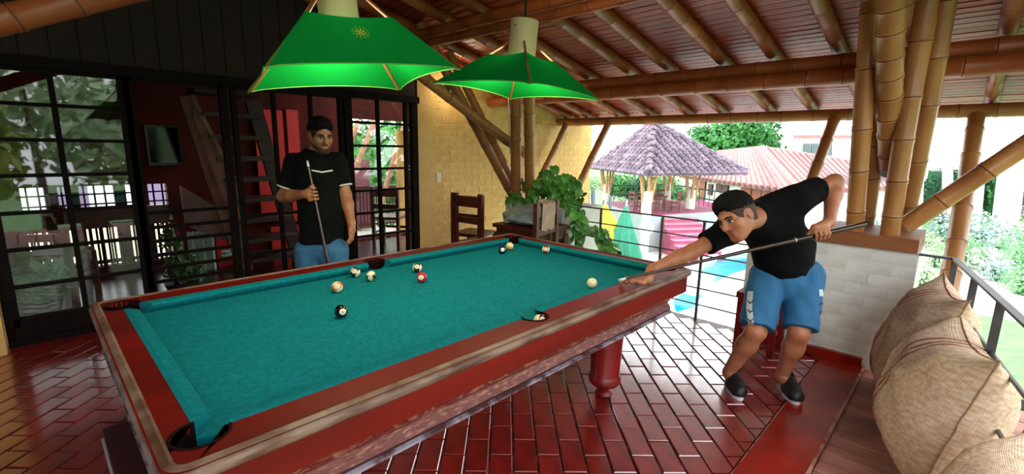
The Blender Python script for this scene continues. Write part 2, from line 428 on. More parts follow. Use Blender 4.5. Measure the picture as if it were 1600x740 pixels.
# trim the top of the yellow wall to the roof line
for v in wall_r.data.vertices:
    if v.co.z > 2: v.co.z = rafz(v.co.x) + .03
brickwall('b', wall_r, 3.56, 6.93, -.02, 2.55, YW, yellow_m, .25, .082, key=vkey)
mb = MB(); mb.bx((3.31, YW - .03, 0), (3.56, YW + .05, rafz(3.5))); build(mb, 'pilaster', yellow_smooth, wall_r)
mb = MB(); c = ony((684, 277), YW - .02); mb.box((c[0], YW - .036, c[2]), (.075, .012, .12)); sw = build(mb, 'light_switch', mat('switch_plate', '#d9c9a8', .4)); tag(sw, 'small pale switch plate on the yellow wall', 'switch')
mb = MB(); mb.box((c[0], YW - .044, c[2]), (.02, .01, .04)); build(mb, 'toggle', mat('switch_toggle', '#e8dcc0', .4), sw)
# low white walls (planters)
def lowwall(name, y0, y1, lab):
    mb = MB(); mb.bx((XR - .002, y0, -.05), (XR + .6, y1, .86)); o = struct(build(mb, name, white_smooth, origin=(0, 0, 0)), lab)
    brickwall('b', o, y0, y1, 0, .845, XR, white_m, .25, .085, 'x', jit=.0015)
    return o
lowwall('wall_end', .17, 1.22, 'low whitewashed block wall under the clustered bamboo posts')
lowwall('wall_corner', 3.03, 4.02, 'low whitewashed block wall in the corner under the trailing plant')
# dark timber wall over the glass wall
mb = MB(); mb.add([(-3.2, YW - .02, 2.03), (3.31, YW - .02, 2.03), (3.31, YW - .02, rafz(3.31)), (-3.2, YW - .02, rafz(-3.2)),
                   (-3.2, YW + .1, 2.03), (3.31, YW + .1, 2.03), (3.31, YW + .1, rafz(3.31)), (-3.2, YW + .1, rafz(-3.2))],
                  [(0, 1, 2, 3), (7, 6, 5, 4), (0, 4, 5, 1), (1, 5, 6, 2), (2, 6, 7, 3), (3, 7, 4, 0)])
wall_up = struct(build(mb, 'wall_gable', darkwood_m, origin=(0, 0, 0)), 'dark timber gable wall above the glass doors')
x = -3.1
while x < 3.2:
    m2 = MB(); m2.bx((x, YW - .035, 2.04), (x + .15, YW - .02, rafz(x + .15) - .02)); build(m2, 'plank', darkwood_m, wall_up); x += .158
mb = MB(); mb.bx((-3.2, YW - .07, 1.985), (3.31, YW + .06, 2.06)); struct(build(mb, 'trim_2', steel_m), 'black steel lintel over the glass doors')
mb = MB(); mb.bx((-3.4, -1.3, -.2), (-3.2, YW + .1, 3.95)); struct(build(mb, 'wall_rear', brownwall_m, origin=(0, 0, 0)), 'unseen dark brown wall added to shut out light at the far end of the terrace')  # unseen, added to keep daylight from flooding in on this side
# yellow pier at the far left
mb = MB(); mb.bx((-.62, YW - .14, 0), (-.255, YW + .1, 2.0)); struct(build(mb, 'wall_pier', yellow_smooth), 'yellow painted pier beside the glass door')

# ---- steel framed glass panels in the glass wall
def glass_mat(name, tint, refl=1.0, rough=.02):
    m = bpy.data.materials.new(name); m.use_nodes = True; nt = m.node_tree; nt.nodes.clear()
    out = nt.nodes.new('ShaderNodeOutputMaterial'); mix = nt.nodes.new('ShaderNodeMixShader'); tr = nt.nodes.new('ShaderNodeBsdfTransparent')
    gl = nt.nodes.new('ShaderNodeBsdfGlossy'); fr = nt.nodes.new('ShaderNodeFresnel'); mu = nt.nodes.new('ShaderNodeMath'); mu.operation = 'MULTIPLY'
    mu.use_clamp = True
    tr.inputs[0].default_value = (*tint, 1); gl.inputs['Roughness'].default_value = rough; fr.inputs[0].default_value = 1.5; mu.inputs[1].default_value = refl
    nt.links.new(fr.outputs[0], mu.inputs[0]); nt.links.new(mu.outputs[0], mix.inputs[0]); nt.links.new(tr.outputs[0], mix.inputs[1])
    nt.links.new(gl.outputs[0], mix.inputs[2]); nt.links.new(mix.outputs[0], out.inputs[0]); return m
pane_m = glass_mat('window_glass', (.8, .83, .8), 2.8)
def glasswin(name, lab, xs, zs, panel=None, bars=True, glass=True, fr=.035):
    x0, x1, z0, z1 = xs[0], xs[-1], zs[0], zs[-1]
    root = struct(empty(name, ((x0 + x1) / 2, YW, z0)), lab)
    m = MB(); b = fr
    m.bx((x0 - b, YW - .03, z0 - b), (x0 + b, YW + .03, z1 + b)); m.bx((x1 - b, YW - .03, z0 - b), (x1 + b, YW + .03, z1 + b))
    m.bx((x0, YW - .03, z1 - b * .6), (x1, YW + .03, z1 + b)); m.bx((x0, YW - .03, z0 - b), (x1, YW + .03, z0 + b * .6)); build(m, 'frame', steel_m, root)
    for x in xs[1:-1]:
        m = MB(); m.bx((x - .017, YW - .02, z0), (x + .017, YW + .02, z1)); build(m, 'mullion', steel_m, root)
    for z in zs[1:-1]:
        m = MB(); m.bx((x0, YW - .018, z - .013), (x1, YW + .018, z + .013)); build(m, 'glazing_bar', steel_m, root)
    if glass:
        for i in range(len(xs) - 1):
            for j in range(len(zs) - 1):
                m = MB(); m.add([(xs[i], YW, zs[j]), (xs[i + 1], YW, zs[j]), (xs[i + 1], YW, zs[j + 1]), (xs[i], YW, zs[j + 1])], [(0, 1, 2, 3)])
                build(m, 'pane', pane_m, root)
    if panel:
        m = MB(); m.bx((x0, YW - .012, .03), (x1, YW + .012, z0 - b)); build(m, 'kick_panel', steel_m, root)
        m = MB(); m.bx((x0 - b, YW - .03, 0), (x1 + b, YW + .03, .05)); build(m, 'sill', steel_m, root)
    return root
pz = [ony((90, y), YW)[2] for y in (491, 440, 384, 329, 273, 219, 165, 111)]
glasswin('door_1', 'steel framed glass door with two columns of panes', [-.205, ony((90, 200), YW)[0], ony((200, 200), YW)[0]], pz, panel=True)
glasswin('window_1', 'open steel frame with horizontal security bars', [.62, 1.28], [.08] + [ony((300, y), YW)[2] for y in (432, 412, 392, 371, 350, 328)] + [1.98], glass=False, fr=.03)
glasswin('window_3', 'dark glazed steel frame behind the standing player', [1.36, 1.7, 2.05, 2.36], [.08, .45, .82, 1.98], fr=.02, glass=False)
wz = [ony((600, y), YW)[2] for y in (402, 365, 330, 296, 263, 228, 193, 152)]
glasswin('window_2', 'steel framed window beside the yellow wall', [2.44, ony((593, 280), YW)[0], ony((635, 280), YW)[0], 3.27], wz, fr=.04)
# ================================================================== ROOM BEHIND THE GLASS
YB = 6.8
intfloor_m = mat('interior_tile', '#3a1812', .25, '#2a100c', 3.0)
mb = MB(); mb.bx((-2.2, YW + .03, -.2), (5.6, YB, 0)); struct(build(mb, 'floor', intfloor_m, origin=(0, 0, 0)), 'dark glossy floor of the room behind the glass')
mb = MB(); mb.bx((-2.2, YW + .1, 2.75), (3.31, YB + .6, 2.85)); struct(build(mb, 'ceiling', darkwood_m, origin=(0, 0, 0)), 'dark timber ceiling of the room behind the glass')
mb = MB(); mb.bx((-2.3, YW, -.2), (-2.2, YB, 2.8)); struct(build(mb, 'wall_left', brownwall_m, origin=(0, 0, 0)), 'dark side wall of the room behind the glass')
def rectpx(x0, y0, x1, y1, Y):
    cx, cy = (x0 + x1) / 2, (y0 + y1) / 2
    return ony((x0, cy), Y)[0], ony((x1, cy), Y)[0], ony((cx, y1), Y)[2], ony((cx, y0), Y)[2]
oa = rectpx(40, 290, 268, 418, YB); ob = rectpx(548, 188, 660, 404, YB)
xa0, xa1, za0, za1 = oa; xb0, xb1, zb0, zb1 = ob; xb1 = 5.4; zb0 = .03; za0 = max(.06, za0)
mb = MB()
mb.bx((-2.2, YB, -.2), (xa0, YB + .12, 2.8)); mb.bx((xa0, YB, -.2), (xa1, YB + .12, za0)); mb.bx((xa0, YB, za1), (xa1, YB + .12, 2.8))
mb.bx((xa1, YB, -.2), (xb0, YB + .12, 2.8)); mb.bx((xb0, YB, -.2), (xb1, YB + .12, zb0)); mb.bx((xb0, YB, zb1), (xb1, YB + .12, 2.8)); mb.bx((xb1, YB, -.2), (5.6, YB + .12, 2.8))
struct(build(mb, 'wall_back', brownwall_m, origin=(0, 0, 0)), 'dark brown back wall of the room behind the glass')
wbar = struct(empty('window_4', ((xa0 + xa1) / 2, YB, za0)), 'long opening with thin bars in the dark back wall')
for k in range(14):
    x = xa0 + (xa1 - xa0) * (k + .5) / 14; mb = MB(); mb.bx((x - .008, YB + .02, za0), (x + .008, YB + .04, za1)); build(mb, 'bar', steel_m, wbar)
for z in (.62, .78, .9):
    z = za0 + (za1 - za0) * z; mb = MB(); mb.bx((xa0, YB + .015, z - .008), (xa1, YB + .035, z + .008)); build(mb, 'bar', steel_m, wbar)
# balcony rail in the left opening
def balustrade(name, lab, x0, x1, z0, zt, Y, n, m, band=None, group=None):
    r = tag(empty(name, ((x0 + x1) / 2, Y, z0)), lab, 'balustrade')
    m_ = MB(); m_.bx((x0, Y - .03, zt - .05), (x1, Y + .03, zt)); build(m_, 'handrail', m, r)
    m_ = MB(); m_.bx((x0, Y - .02, z0 + .03), (x1, Y + .02, z0 + .07)); build(m_, 'bottom_rail', m, r)
    for i in range(n):
        x = x0 + (x1 - x0) * (i + .5) / n; m_ = MB(); m_.tube([(x, Y, z0), (x, Y, zt - .04)], .012, 6); build(m_, 'baluster', m, r)
    if band:
        m_ = MB(); m_.bx((x0, Y - .05, band[0]), (x1, Y + .05, band[1])); build(m_, 'timber_band', m, r)
    return r
wood_m = mat('brown_timber', '#4a1e10', .5, '#35140b', 5.0, .2, 30)
bz = ony((150, 357), YB)[2], ony((150, 326), YB)[2]
balustrade('balustrade', 'timber balustrade with thin balusters seen through the glass door', xa0, xa1, za0, bz[1], YB + .06, 26, wood_m, bz)
for i, px in enumerate((88, 122, 196, 232)):
    x = ony((px, 350), YB)[0]; mb = MB(); mb.bx((x - .05, YB + .1, za0), (x + .05, YB + .2, za1)); tag(build(mb, 'timber_post', wood_m), 'square timber post standing in the balcony opening', 'post', 'balcony opening posts')
balustrade('balustrade', 'bamboo balustrade behind the window beside the yellow wall', xb0, xb1, zb0, ony((600, 298), YB)[2], YB + .9, 30, wood_m)
mb = MB(); mb.bx((xa0 - 1, YB + .12, -.25), (5.8, YB + 1.0, -.02)); struct(build(mb, 'floor', mat('balcony_slab', '#c9c4bd', .7)), 'pale balcony slab behind the room')
for i, (pt, pb) in enumerate((((585, 190), (560, 250)), ((632, 195), (612, 262)), ((560, 190), (515, 318)))):
    _t, _b = ony(pt, YB + 1.4), ony(pb, YB + .7); _b = _t + (_b - _t) * 1.75
    bamboo('bamboo_strut', _b, _t, .045, .045, 'dark slanting bamboo strut seen through the window', 'strut', 'struts behind the window', dark=True, seed=70 + i)
mb = MB(); c0 = ony((628, 300), YB + .5); mb.tube([(c0[0], c0[1], 0), (c0[0], c0[1], 1.75)], .09, 12); tag(build(mb, 'veranda_post', yellow_smooth, None, True), 'pale yellow round post behind the window', 'post')
mb = MB(); q = rectpx(550, 270, 578, 390, YB + 1.0); mb.bx((q[0], YB + .95, 0), (q[1], YB + 1.15, 1.25)); tag(build(mb, 'veranda_pier', mat('lilac_paint', '#a06a86', .7)), 'lilac painted pier behind the window', 'pier')
# wooden chair seen through the window
def wood_chair(name, lab, loc, rz, m, h=.9, s=1.0):
    r = tag(empty(name, loc), lab, 'chair'); r.rotation_euler = (0, 0, rz)
    def prt(nm, *bxs):
        m_ = MB()
        for a, b in bxs: m_.bx([q * s for q in a], [q * s for q in b])
        o = mkobj(nm, m_.v, m_.f, m, m_.mi, r, False, (0, 0, 0)); o.location = (0, 0, 0)
    prt('seat', ((-.2, -.2, .42), (.2, .2, .46)))
    for sx in (-1, 1):
        prt('leg', ((sx * .19 - .02, -.2, 0), (sx * .19 + .02, -.16, .42)))
        prt('leg', ((sx * .19 - .022, .16, 0), (sx * .19 + .022, .205, h)))
        prt('stretcher', ((sx * .19 - .012, -.17, .2), (sx * .19 + .012, .17, .23)))
    prt('back_rail', ((-.18, .165, h - .14), (.18, .195, h - .03))); prt('back_rail', ((-.18, .165, h - .32), (.18, .195, h - .25)))
    prt('stretcher', ((-.18, -.19, .24), (.18, -.165, .28)))
    return r
chairwood = mat('chair_wood', '#5b2412', .45, '#3d160b', 6.0, .2, 30, stretch=(1, 1, .3))
wood_chair('dining_chair', 'brown wooden chair on the veranda behind the window', (3.75, 6.2, 0), 2.2, chairwood)
# television, red wall panels, stair
q = rectpx(228, 196, 282, 258, YB - .06)
mb = MB(); mb.bx((q[0], YB - .1, q[2]), (q[1], YB - .02, q[3])); tv = tag(build(mb, 'television', mat('tv_black', '#030303', .3)), 'black flat television on the wall behind the bars', 'television')
mb = MB(); mb.bx((q[0] + .02, YB - .104, q[2] + .03), (q[1] - .02, YB - .1, q[3] - .02)); build(mb, 'screen', mat('tv_screen', '#020202', .1), tv)
for a in ((402, 172, 446, 345), (452, 172, 470, 345), (425, 352, 480, 425)):
    q = rectpx(*a, YB - .03); mb = MB(); mb.bx((q[0], YB - .05, q[2]), (q[1], YB - .004, q[3])); tag(build(mb, 'wall_panel', redwall_m), 'bright red painted panel on the wall behind the stair', 'wall panel', 'red wall panels')
stair = tag(empty('staircase', (1.7, 6.0, 0)), 'steep dark timber staircase with slatted bamboo balustrade behind the bars', 'staircase')
st_m = mat('stair_timber', '#2c120b', .55, '#1c0a06', 5.0)
slat_m = vary(mat('stair_slat', '#7a4a36', .5, '#5a3022', 4.0), .2)
A = Vector(ony((392, 436), 6.1)); B = Vector(ony((292, 150), 6.1))
for k in range(9):
    t = k / 8.0; z = .12 + k * .235; P = A + (B - A) * min(1, (z - A.z) / (B.z - A.z))
    mb = MB(); mb.bx((P.x + .02, 5.85, z), (P.x + .62, 6.2, z + .045)); build(mb, 'tread', st_m, stair)
for off in (0, .64):
    mb = MB(); mb.beam(A + Vector((off, 0, -.1)), B + Vector((off, 0, 0)), .05, .16, (1, 0, 0)); build(mb, 'stringer', st_m if off else slat_m, stair)
C0 = Vector(ony((372, 292), 5.9)); C1 = Vector(ony((300, 150), 5.9)); D0 = Vector(ony((372, 400), 5.9)); D1 = Vector(ony((285, 190), 5.9))
mb = MB(); mb.beam(C0, C1, .035, .04); build(mb, 'handrail', slat_m, stair)
for k in range(22):
    t = k / 21; a = C0.lerp(C1, t); z = D0.lerp(D1, t).z; mb = MB(); mb.tube([a, (a.x, a.y, max(z, .05))], .011, 6); build(mb, 'baluster', slat_m, stair)
# lower flight side, curtain, doors, sign
pts = [ony(p, 6.3) for p in ((282, 290), (350, 330), (362, 376), (340, 372), (290, 352))]
mb = MB(); n_ = len(pts); mb.add([tuple(p) for p in pts] + [(p[0], p[1] + .05, p[2]) for p in pts], [tuple(range(n_)), tuple(reversed(range(n_, 2 * n_)))] + [(k, n_ + k, n_ + (k + 1) % n_, (k + 1) % n_) for k in range(n_)])
tag(build(mb, 'stair_panel', mat('pink_grey_panel', '#6e4a46', .6, '#553634', 4)), 'slanting pinkish grey panel below the staircase', 'panel')
def slab(name, lab, cat, px, Y, m, t=.03):
    q = rectpx(*px, Y); mb = MB(); mb.bx((q[0], Y, q[2]), (q[1], Y + t, q[3])); return tag(build(mb, name, m), lab, cat)
q = rectpx(296, 360, 338, 448, 6.35); mb = MB(); pts = []
for k in range(25):
    pts.append((q[0] + (q[1] - q[0]) * k / 24, 6.35 + .03 * math.sin(k * 1.4)))
vs = [(x, y, z) for x, y in pts for z in (q[2], q[3])]; mb.add(vs, [(2 * k, 2 * k + 2, 2 * k + 3, 2 * k + 1) for k in range(24)])
tag(build(mb, 'curtain', mat('pale_curtain', '#aebfb4', .7, '#88a096', 6.0), None, True), 'pale greenish curtain hanging behind the bars', 'curtain')
slab('red_door', 'narrow red door behind the bars', 'door', (341, 372, 367, 450), 6.45, redwall_m)
slab('orange_door', 'narrow orange wooden board beside the red door', 'board', (367, 392, 381, 450), 6.42, mat('orange_paint', '#b06a24', .6, '#8d4e18', 5))
sg = slab('exit_sign', 'small pale green sign on the red door', 'sign', (347, 391, 362, 400), 6.41, mat('sign_pale', '#bcd8c4', .5), .02)
q = rectpx(349, 393, 358, 398, 6.4); cz = (q[2] + q[3]) / 2
mb = MB(); mb.bx((q[0], 6.402, cz - .005), (q[1], 6.408, cz + .005)); mb.add([(q[0] - .015, 6.402, cz), (q[0] + .02, 6.402, cz - .025), (q[0] + .02, 6.402, cz + .025)], [(0, 1, 2)]); build(mb, 'arrow', mat('sign_green', '#1c6a3a', .5), sg)

# ---- foliage helpers
def leafmat(name, c1, c2, sc=2.0):
    m = mat(name, c1, .6, c2, sc, coords='Object', thr=(.35, .65)); b = m.node_tree.nodes['Principled BSDF']
    nt = m.node_tree
    return m
leaf_a = leafmat('leaf_mid', '#3f8a34', '#24602c'); leaf_b = leafmat('leaf_dark', '#1f5a34', '#154426'); leaf_c = leafmat('leaf_pale', '#bccbaa', '#84ad7a')
leaf_d = leafmat('leaf_grey', '#aabcb6', '#7a9890'); leaf_e = leafmat('leaf_pink', '#c77aa8', '#7d9a6a', 4.0); leaf_f = leafmat('leaf_white', '#efece6', '#c6d2b8', 5.0)
leaf_y = leafmat('leaf_yellow', '#a8b45a', '#6f9a42'); leaf_g = leafmat('leaf_bleached', '#8cc084', '#62a46c')  # leaf_g: bush greens lightened, garden glare put into the colour
bark_m = mat('bark', '#6b5546', .8, '#4b3a2f', 6.0); whitebark = mat('white_bark', '#e6e4e0', .7, '#cfcac2', 6.0)
def foliage(name, blobs, n, size, m, parent=None, seed=1, flat=.4):
    rnd = np.random.RandomState(seed); V = []; Fc = []; i = 0
    vols = np.array([b[3] * b[4] * b[5] for b in blobs]) ** .67; ns = (vols / vols.sum() * n).astype(int) + 1
    for (cx, cy, cz, rx, ry, rz), k in zip(blobs, ns):
        d = rnd.normal(size=(k, 3)); d /= np.linalg.norm(d, axis=1)[:, None]; rr = rnd.uniform(.65, 1.03, size=(k, 1)) * (1 + .12 * np.sin(d[:, :1] * 9 + d[:, 1:2] * 7) )
        P = d * rr * np.array([rx, ry, rz]) + np.array([cx, cy, cz])
        nrm = d + rnd.normal(size=(k, 3)) * flat; nrm /= np.linalg.norm(nrm, axis=1)[:, None]
        a = np.cross(nrm, rnd.normal(size=(k, 3))); a /= np.linalg.norm(a, axis=1)[:, None]; b = np.cross(nrm, a)
        s = size * rnd.uniform(.6, 1.3, size=(k, 1))
        for q in (-a * s, b * s * .5 + nrm * s * .15, a * s, -b * s * .5 + nrm * s * .15): V.append(P + q)
        # reorder
    V4 = []
    for j in range(len(blobs)):
        q = V[4 * j:4 * j + 4]; V4.append(np.stack(q, 1).reshape(-1, 3))
    V = np.concatenate(V4); Fc = np.arange(len(V)).reshape(-1, 4)
    return mkobj(name, V, Fc, m, None, parent, False)
def tree(lab, base, h, blobs, n, size, m, seed, trunk=bark_m, r=.15, group=None):
    t = tag(empty('tree', base), lab, 'tree', group)
    b = Vector(base); mb = MB(); mb.tube([b, b + Vector((.1, .05, h * .5)), b + Vector((0, 0, h))], [r, r * .8, r * .5], 8); build(mb, 'trunk', trunk, t, True)
    foliage('crown', [(b.x + x, b.y + y, b.z + z, rx, ry, rz) for x, y, z, rx, ry, rz in blobs], n, size, m, t, seed)
    return t
GZ = -3.3
# ================================================================== OUTSIDE
grass_m = mat('lawn', '#6a9458', .8, '#54804c', 3.0, .3, 20)
mb = MB(); mb.bx((-60, -60, GZ - .3), (110, 110, GZ - .02)); struct(build(mb, 'ground', grass_m, origin=(0, 0, 0)), 'green lawn around the house')
pave_m = mat('pale_paving', '#c4bfba', .7, '#aaa6a0', 2.0)
mb = MB(); mb.bx((-20, 8, GZ - .1), (7, 40, GZ)); struct(build(mb, 'pavement', pave_m, origin=(0, 0, 0)), 'pale paved yard behind the house')
pv = [onz(p, GZ) for p in ((860, 470), (1000, 372), (1110, 368), (1300, 372), (1420, 400), (1420, 560), (1060, 600))]
mb = MB(); mb.poly([(p[0], p[1]) for p in pv], GZ - .1, GZ); struct(build(mb, 'pavement', pave_m, origin=(0, 0, 0)), 'pale paving around the swimming pool')
mb = MB(); mb.bx((XR - .2, 1.0, GZ - .1), (15, 22, GZ + .005)); struct(build(mb, 'pavement', pave_m, origin=(0, 0, 0)), 'pale slab added below the terrace edge for neutral bounce light')  # added reflector; keeps the light bounced up to the ceiling neutral
mb = MB(); mb.bx((20, -6, GZ - .1), (33, 4, GZ + .01)); struct(build(mb, 'pavement', pave_m, origin=(0, 0, 0)), 'pale ground slab added between the bushes to brighten the garden')  # added patch; stands in for the bleached, overbright garden ground
# terrace under-structure (ground floor facade below the terrace edge)
mb = MB(); mb.bx((-3, -1.5, GZ), (XR - .3, 12.5, -.26)); struct(build(mb, 'wall_ground', mat('lower_facade', '#c9b98f', .8), origin=(0, 0, 0)), 'plastered ground storey below the terrace')
# pool
water_m = mat('pool_water', '#0780a6', .08, '#1295b2', 1.2, .35, 6, spec=.6)
pp = [(1040, 470), (1062, 452), (1072, 432), (1098, 412), (1128, 399), (1160, 396), (1200, 398), (1215, 410), (1190, 424), (1150, 436), (1120, 452), (1104, 470), (1090, 492), (1050, 500)]
pw = [onz(p, GZ + .02) for p in pp]
pool = tag(empty('swimming_pool', tuple(np.mean(pw, 0))), 'curved swimming pool with turquoise water below the terrace', 'pool')
mb = MB(); mb.poly([(p[0], p[1]) for p in pw], GZ - .02, GZ + .03); build(mb, 'water', water_m, pool)
cop = [Vector((p[0], p[1], GZ + .05)) for p in pw]; mb = MB(); mb.tube(cop + [cop[0]], .22, 6); build(mb, 'coping', mat('pool_coping', '#cfe3e6', .6), pool, True)
P = onz((1070, 452), GZ); mb = MB(); mb.bx((P[0] - .6, P[1] - .7, GZ), (P[0] + .6, P[1] + .7, GZ + .35)); mb.bx((P[0] - .35, P[1] - .7, GZ + .35), (P[0] + .6, P[1] + .7, GZ + .55))
tag(build(mb, 'pool_step', mat('pool_step_white', '#dbe6ea', .6)), 'white stepped block at the pool edge', 'step')

# ---- gazebo with tiled hip roof
ZE = .42
V0 = onz((1012, 273), ZE); V1 = onz((1166, 271), ZE); V5 = onz((927, 262), ZE)
APX = at((1022, 193), float((V0 + V1 * .5 + V5 * .5) @ FWD / 2 + 2.0)); Cg = np.array([APX[0], APX[1], ZE])
hexv = [V0, V1, V1 + V5 - V0, V5]
for v in hexv: v[2] = ZE
ZF = -1.55
gaz = tag(empty('gazebo', (Cg[0], Cg[1], GZ)), 'open bamboo gazebo with a weathered clay tile roof beside the pool', 'gazebo')
gtile_m = vary(mat('gazebo_tile', '#4c4254', .8, '#84707a', 5.0, .4, 15, thr=(.4, .62)), .4)
tb = MB(); nseg = 5; TL = .62
def halfpipe(L, r0, r1, th=.03):
    m_ = MB(); ra = [(math.cos(PI * q / nseg) * r0, -L / 2, math.sin(PI * q / nseg) * r0) for q in range(nseg + 1)]
    rb = [(math.cos(PI * q / nseg) * r1, L / 2, math.sin(PI * q / nseg) * r1) for q in range(nseg + 1)]
    k = nseg + 1
    m_.add(ra + rb, [(q, q + 1, k + q + 1, k + q) for q in range(nseg)])
    m_.add(ra, [tuple(range(nseg + 1))]); return m_
_t = halfpipe(TL, .175, .13); gt_me = bpy.data.meshes.new('roof_tile'); gt_me.from_pydata(_t.v, [], _t.f); gt_me.materials.append(gtile_m)
apex = np.array(APX)
mb = MB(); mb.add([tuple(v) for v in hexv] + [tuple(apex)], [(k, (k + 1) % 4, 4) for k in range(4)] + [(3, 2, 1, 0)]); roof_g = build(mb, 'roof', mat('gazebo_gap_shade', '#2a2028', .9), gaz)  # dark base: shade between the tile rows put into the colour
tiles = []
for k in range(4):
    a, b = hexv[k], hexv[(k + 1) % 4]; e = b - a; L = np.linalg.norm(e); e = e / L; mid = (a + b) / 2
    up = apex - mid; up = up - e * (up @ e); H = np.linalg.norm(up); up = up / H; nr = np.cross(e, up); 
    if nr[2] < 0: nr = -nr
    foot = (apex - a) @ e
    s_lo, s_hi = min(0, foot), max(L, foot); nc = int((s_hi - s_lo) / .44)
    for i in range(nc):
        s = s_lo + (i + .5) * (s_hi - s_lo) / nc
        h1 = H * s / foot if abs(foot) > 1e-6 else 1e9; h2 = H * (L - s) / (L - foot) if abs(L - foot) > 1e-6 else 1e9
        if 0 <= foot <= L: hmin, hmax = 0, min(h1, h2)
        elif foot < 0: hmin, hmax = (0 if s >= 0 else h1), h2
        else: hmin, hmax = (0 if s <= L else h2), h1
        j = int(math.ceil(hmin / .5))
        while j * .5 < hmax - .1:
            c = a + e * s + up * (j * .5 + .18) + nr * .03; M = Matrix.Identity(4); yv = up + nr * -.05
            for q in range(3): M[q][0] = e[q]; M[q][1] = up[q]; M[q][2] = nr[q]; M[q][3] = c[q] + random.uniform(-.015, .015)
            tiles.append((k in (0, 3), M, (c - CAM) @ FWD)); j += 1
    # hip cover
tiles.sort(key=lambda t: (not t[0], t[2])); rest = MB()
vec = [Vector(v) for v in _t.v]
for i, (fr_, M, d) in enumerate(tiles):
    if fr_ and i < 300:
        o = bpy.data.objects.new('roof_tile', gt_me); COL.objects.link(o); o.parent = roof_g; o.matrix_parent_inverse = Matrix.Translation(-wt(roof_g)); o.matrix_basis = M
    else: rest.add([M @ v for v in vec], _t.f)
o = build(rest, 'roof_tile_remainder', gtile_m, roof_g); o['kind'] = 'stuff'
for k in range(4):
    a = Vector(hexv[k]); ap = Vector(apex); n_ = int((ap - a).length / .55)
    mb = MB()
    for j in range(n_):
        p0 = a.lerp(ap, j / n_); p1 = a.lerp(ap, (j + 1.15) / n_); mb.tube([p0 + Vector((0, 0, .08)), p1 + Vector((0, 0, .04))], [.2, .15], 8)
    build(mb, 'hip_ridge', gtile_m, roof_g)
gz_white = mat('gazebo_white', '#e3ddd2', .7); gz_bam = mat('gazebo_bamboo', '#d3a873', .5, '#a9794a', 4)
pinkf = mat('pink_floor', '#a04c66', .6, '#8c3a55', 3.0)
pl = [Cg + (v - Cg) * .82 for v in hexv]
mb = MB(); mb.poly([(p[0], p[1]) for p in pl], GZ, ZF); build(mb, 'platform', mat('platform_side', '#8f9a9c', .8), gaz)
mb = MB(); mb.poly([(p[0], p[1]) for p in pl], ZF, ZF + .03); build(mb, 'floor_slab', pinkf, gaz)
for k, v in enumerate(hexv):
    p = Cg + (v - Cg) * (.70, .46, .7, .74)[k]
    mb = MB(); mb.lathe([(.24, 0), (.24, 1.0), (.2, 1.05)], (p[0], p[1], ZF), 10); build(mb, 'pedestal', gz_white, gaz, True)
    for q in range(5):
        a_ = q * 2 * PI / 5; dx, dy = .2 * math.cos(a_), .2 * math.sin(a_)
        o = build(bamboo_mb((p[0] + dx, p[1] + dy, ZF + .6), (p[0] + dx * 2.0, p[1] + dy * 2.0, ZE + .1), .07, .06, .5, q, 7), 'bamboo_leg', [gz_bam, node_m], gaz, True)
mb = MB(); rim = [Vector(Cg + (v - Cg) * .93) + Vector((0, 0, -.02)) for v in hexv]; mb.tube(rim + [rim[0]], .07, 8); build(mb, 'ring_beam', gz_bam, gaz, True)
p = Cg + (V0 - Cg) * .76; lb = MB(); M = Matrix.Rotation(PI / 2, 3, 'X')
# lifebuoy on the front pedestal
fr0 = Vector((FWD[0], FWD[1], 0)).normalized()
lbc = Vector(at((1010, 356), float((p - CAM) @ FWD) - .45)); rg = []
sx = Vector((fr0.y, -fr0.x, 0))
for k in range(25): a_ = 2 * PI * k / 24; rg.append(lbc + sx * math.cos(a_) * .27 + Vector((0, 0, 1)) * math.sin(a_) * .27)
lb.tube(rg, .07, 8); lbo = tag(build(lb, 'lifebuoy', mat('buoy_white', '#e9e6e4', .6), None, True), 'white ring lifebuoy hung on the gazebo front', 'lifebuoy')
mb = MB(); q0 = lbc + fr0 * .12; mb.bx((q0.x - .14, q0.y - .14, GZ), (q0.x + .14, q0.y + .14, ZF + 1.2)); build(mb, 'front_pier', gz_white, gaz)
# pink steps
s0 = (Cg + (V0 - Cg) * .82) * .62 + (Cg + (V1 - Cg) * .82) * .38; dn = Vector((s0 - Cg)); dn.z = 0; dn.normalize(); sd_ = Vector((-dn.y, dn.x, 0))
for k in range(8):
    c = Vector((s0[0], s0[1], 0)) + dn * (.16 + k * .32); z = ZF - (k + 1) * .2
    mb = MB(); mb.box((c.x, c.y, (GZ + z) / 2), (.32, 2.0, z - GZ), Matrix((dn, sd_, Vector((0, 0, 1)))).transposed()); build(mb, 'step', pinkf, gaz)
    mb = MB(); mb.box((c.x, c.y, z + .02), (.36, 2.04, .05), Matrix((dn, sd_, Vector((0, 0, 1)))).transposed()); build(mb, 'tread', mat('pink_tread_lit', '#c07a90', .6), gaz)  # treads paler than risers: light on the steps put into the colour
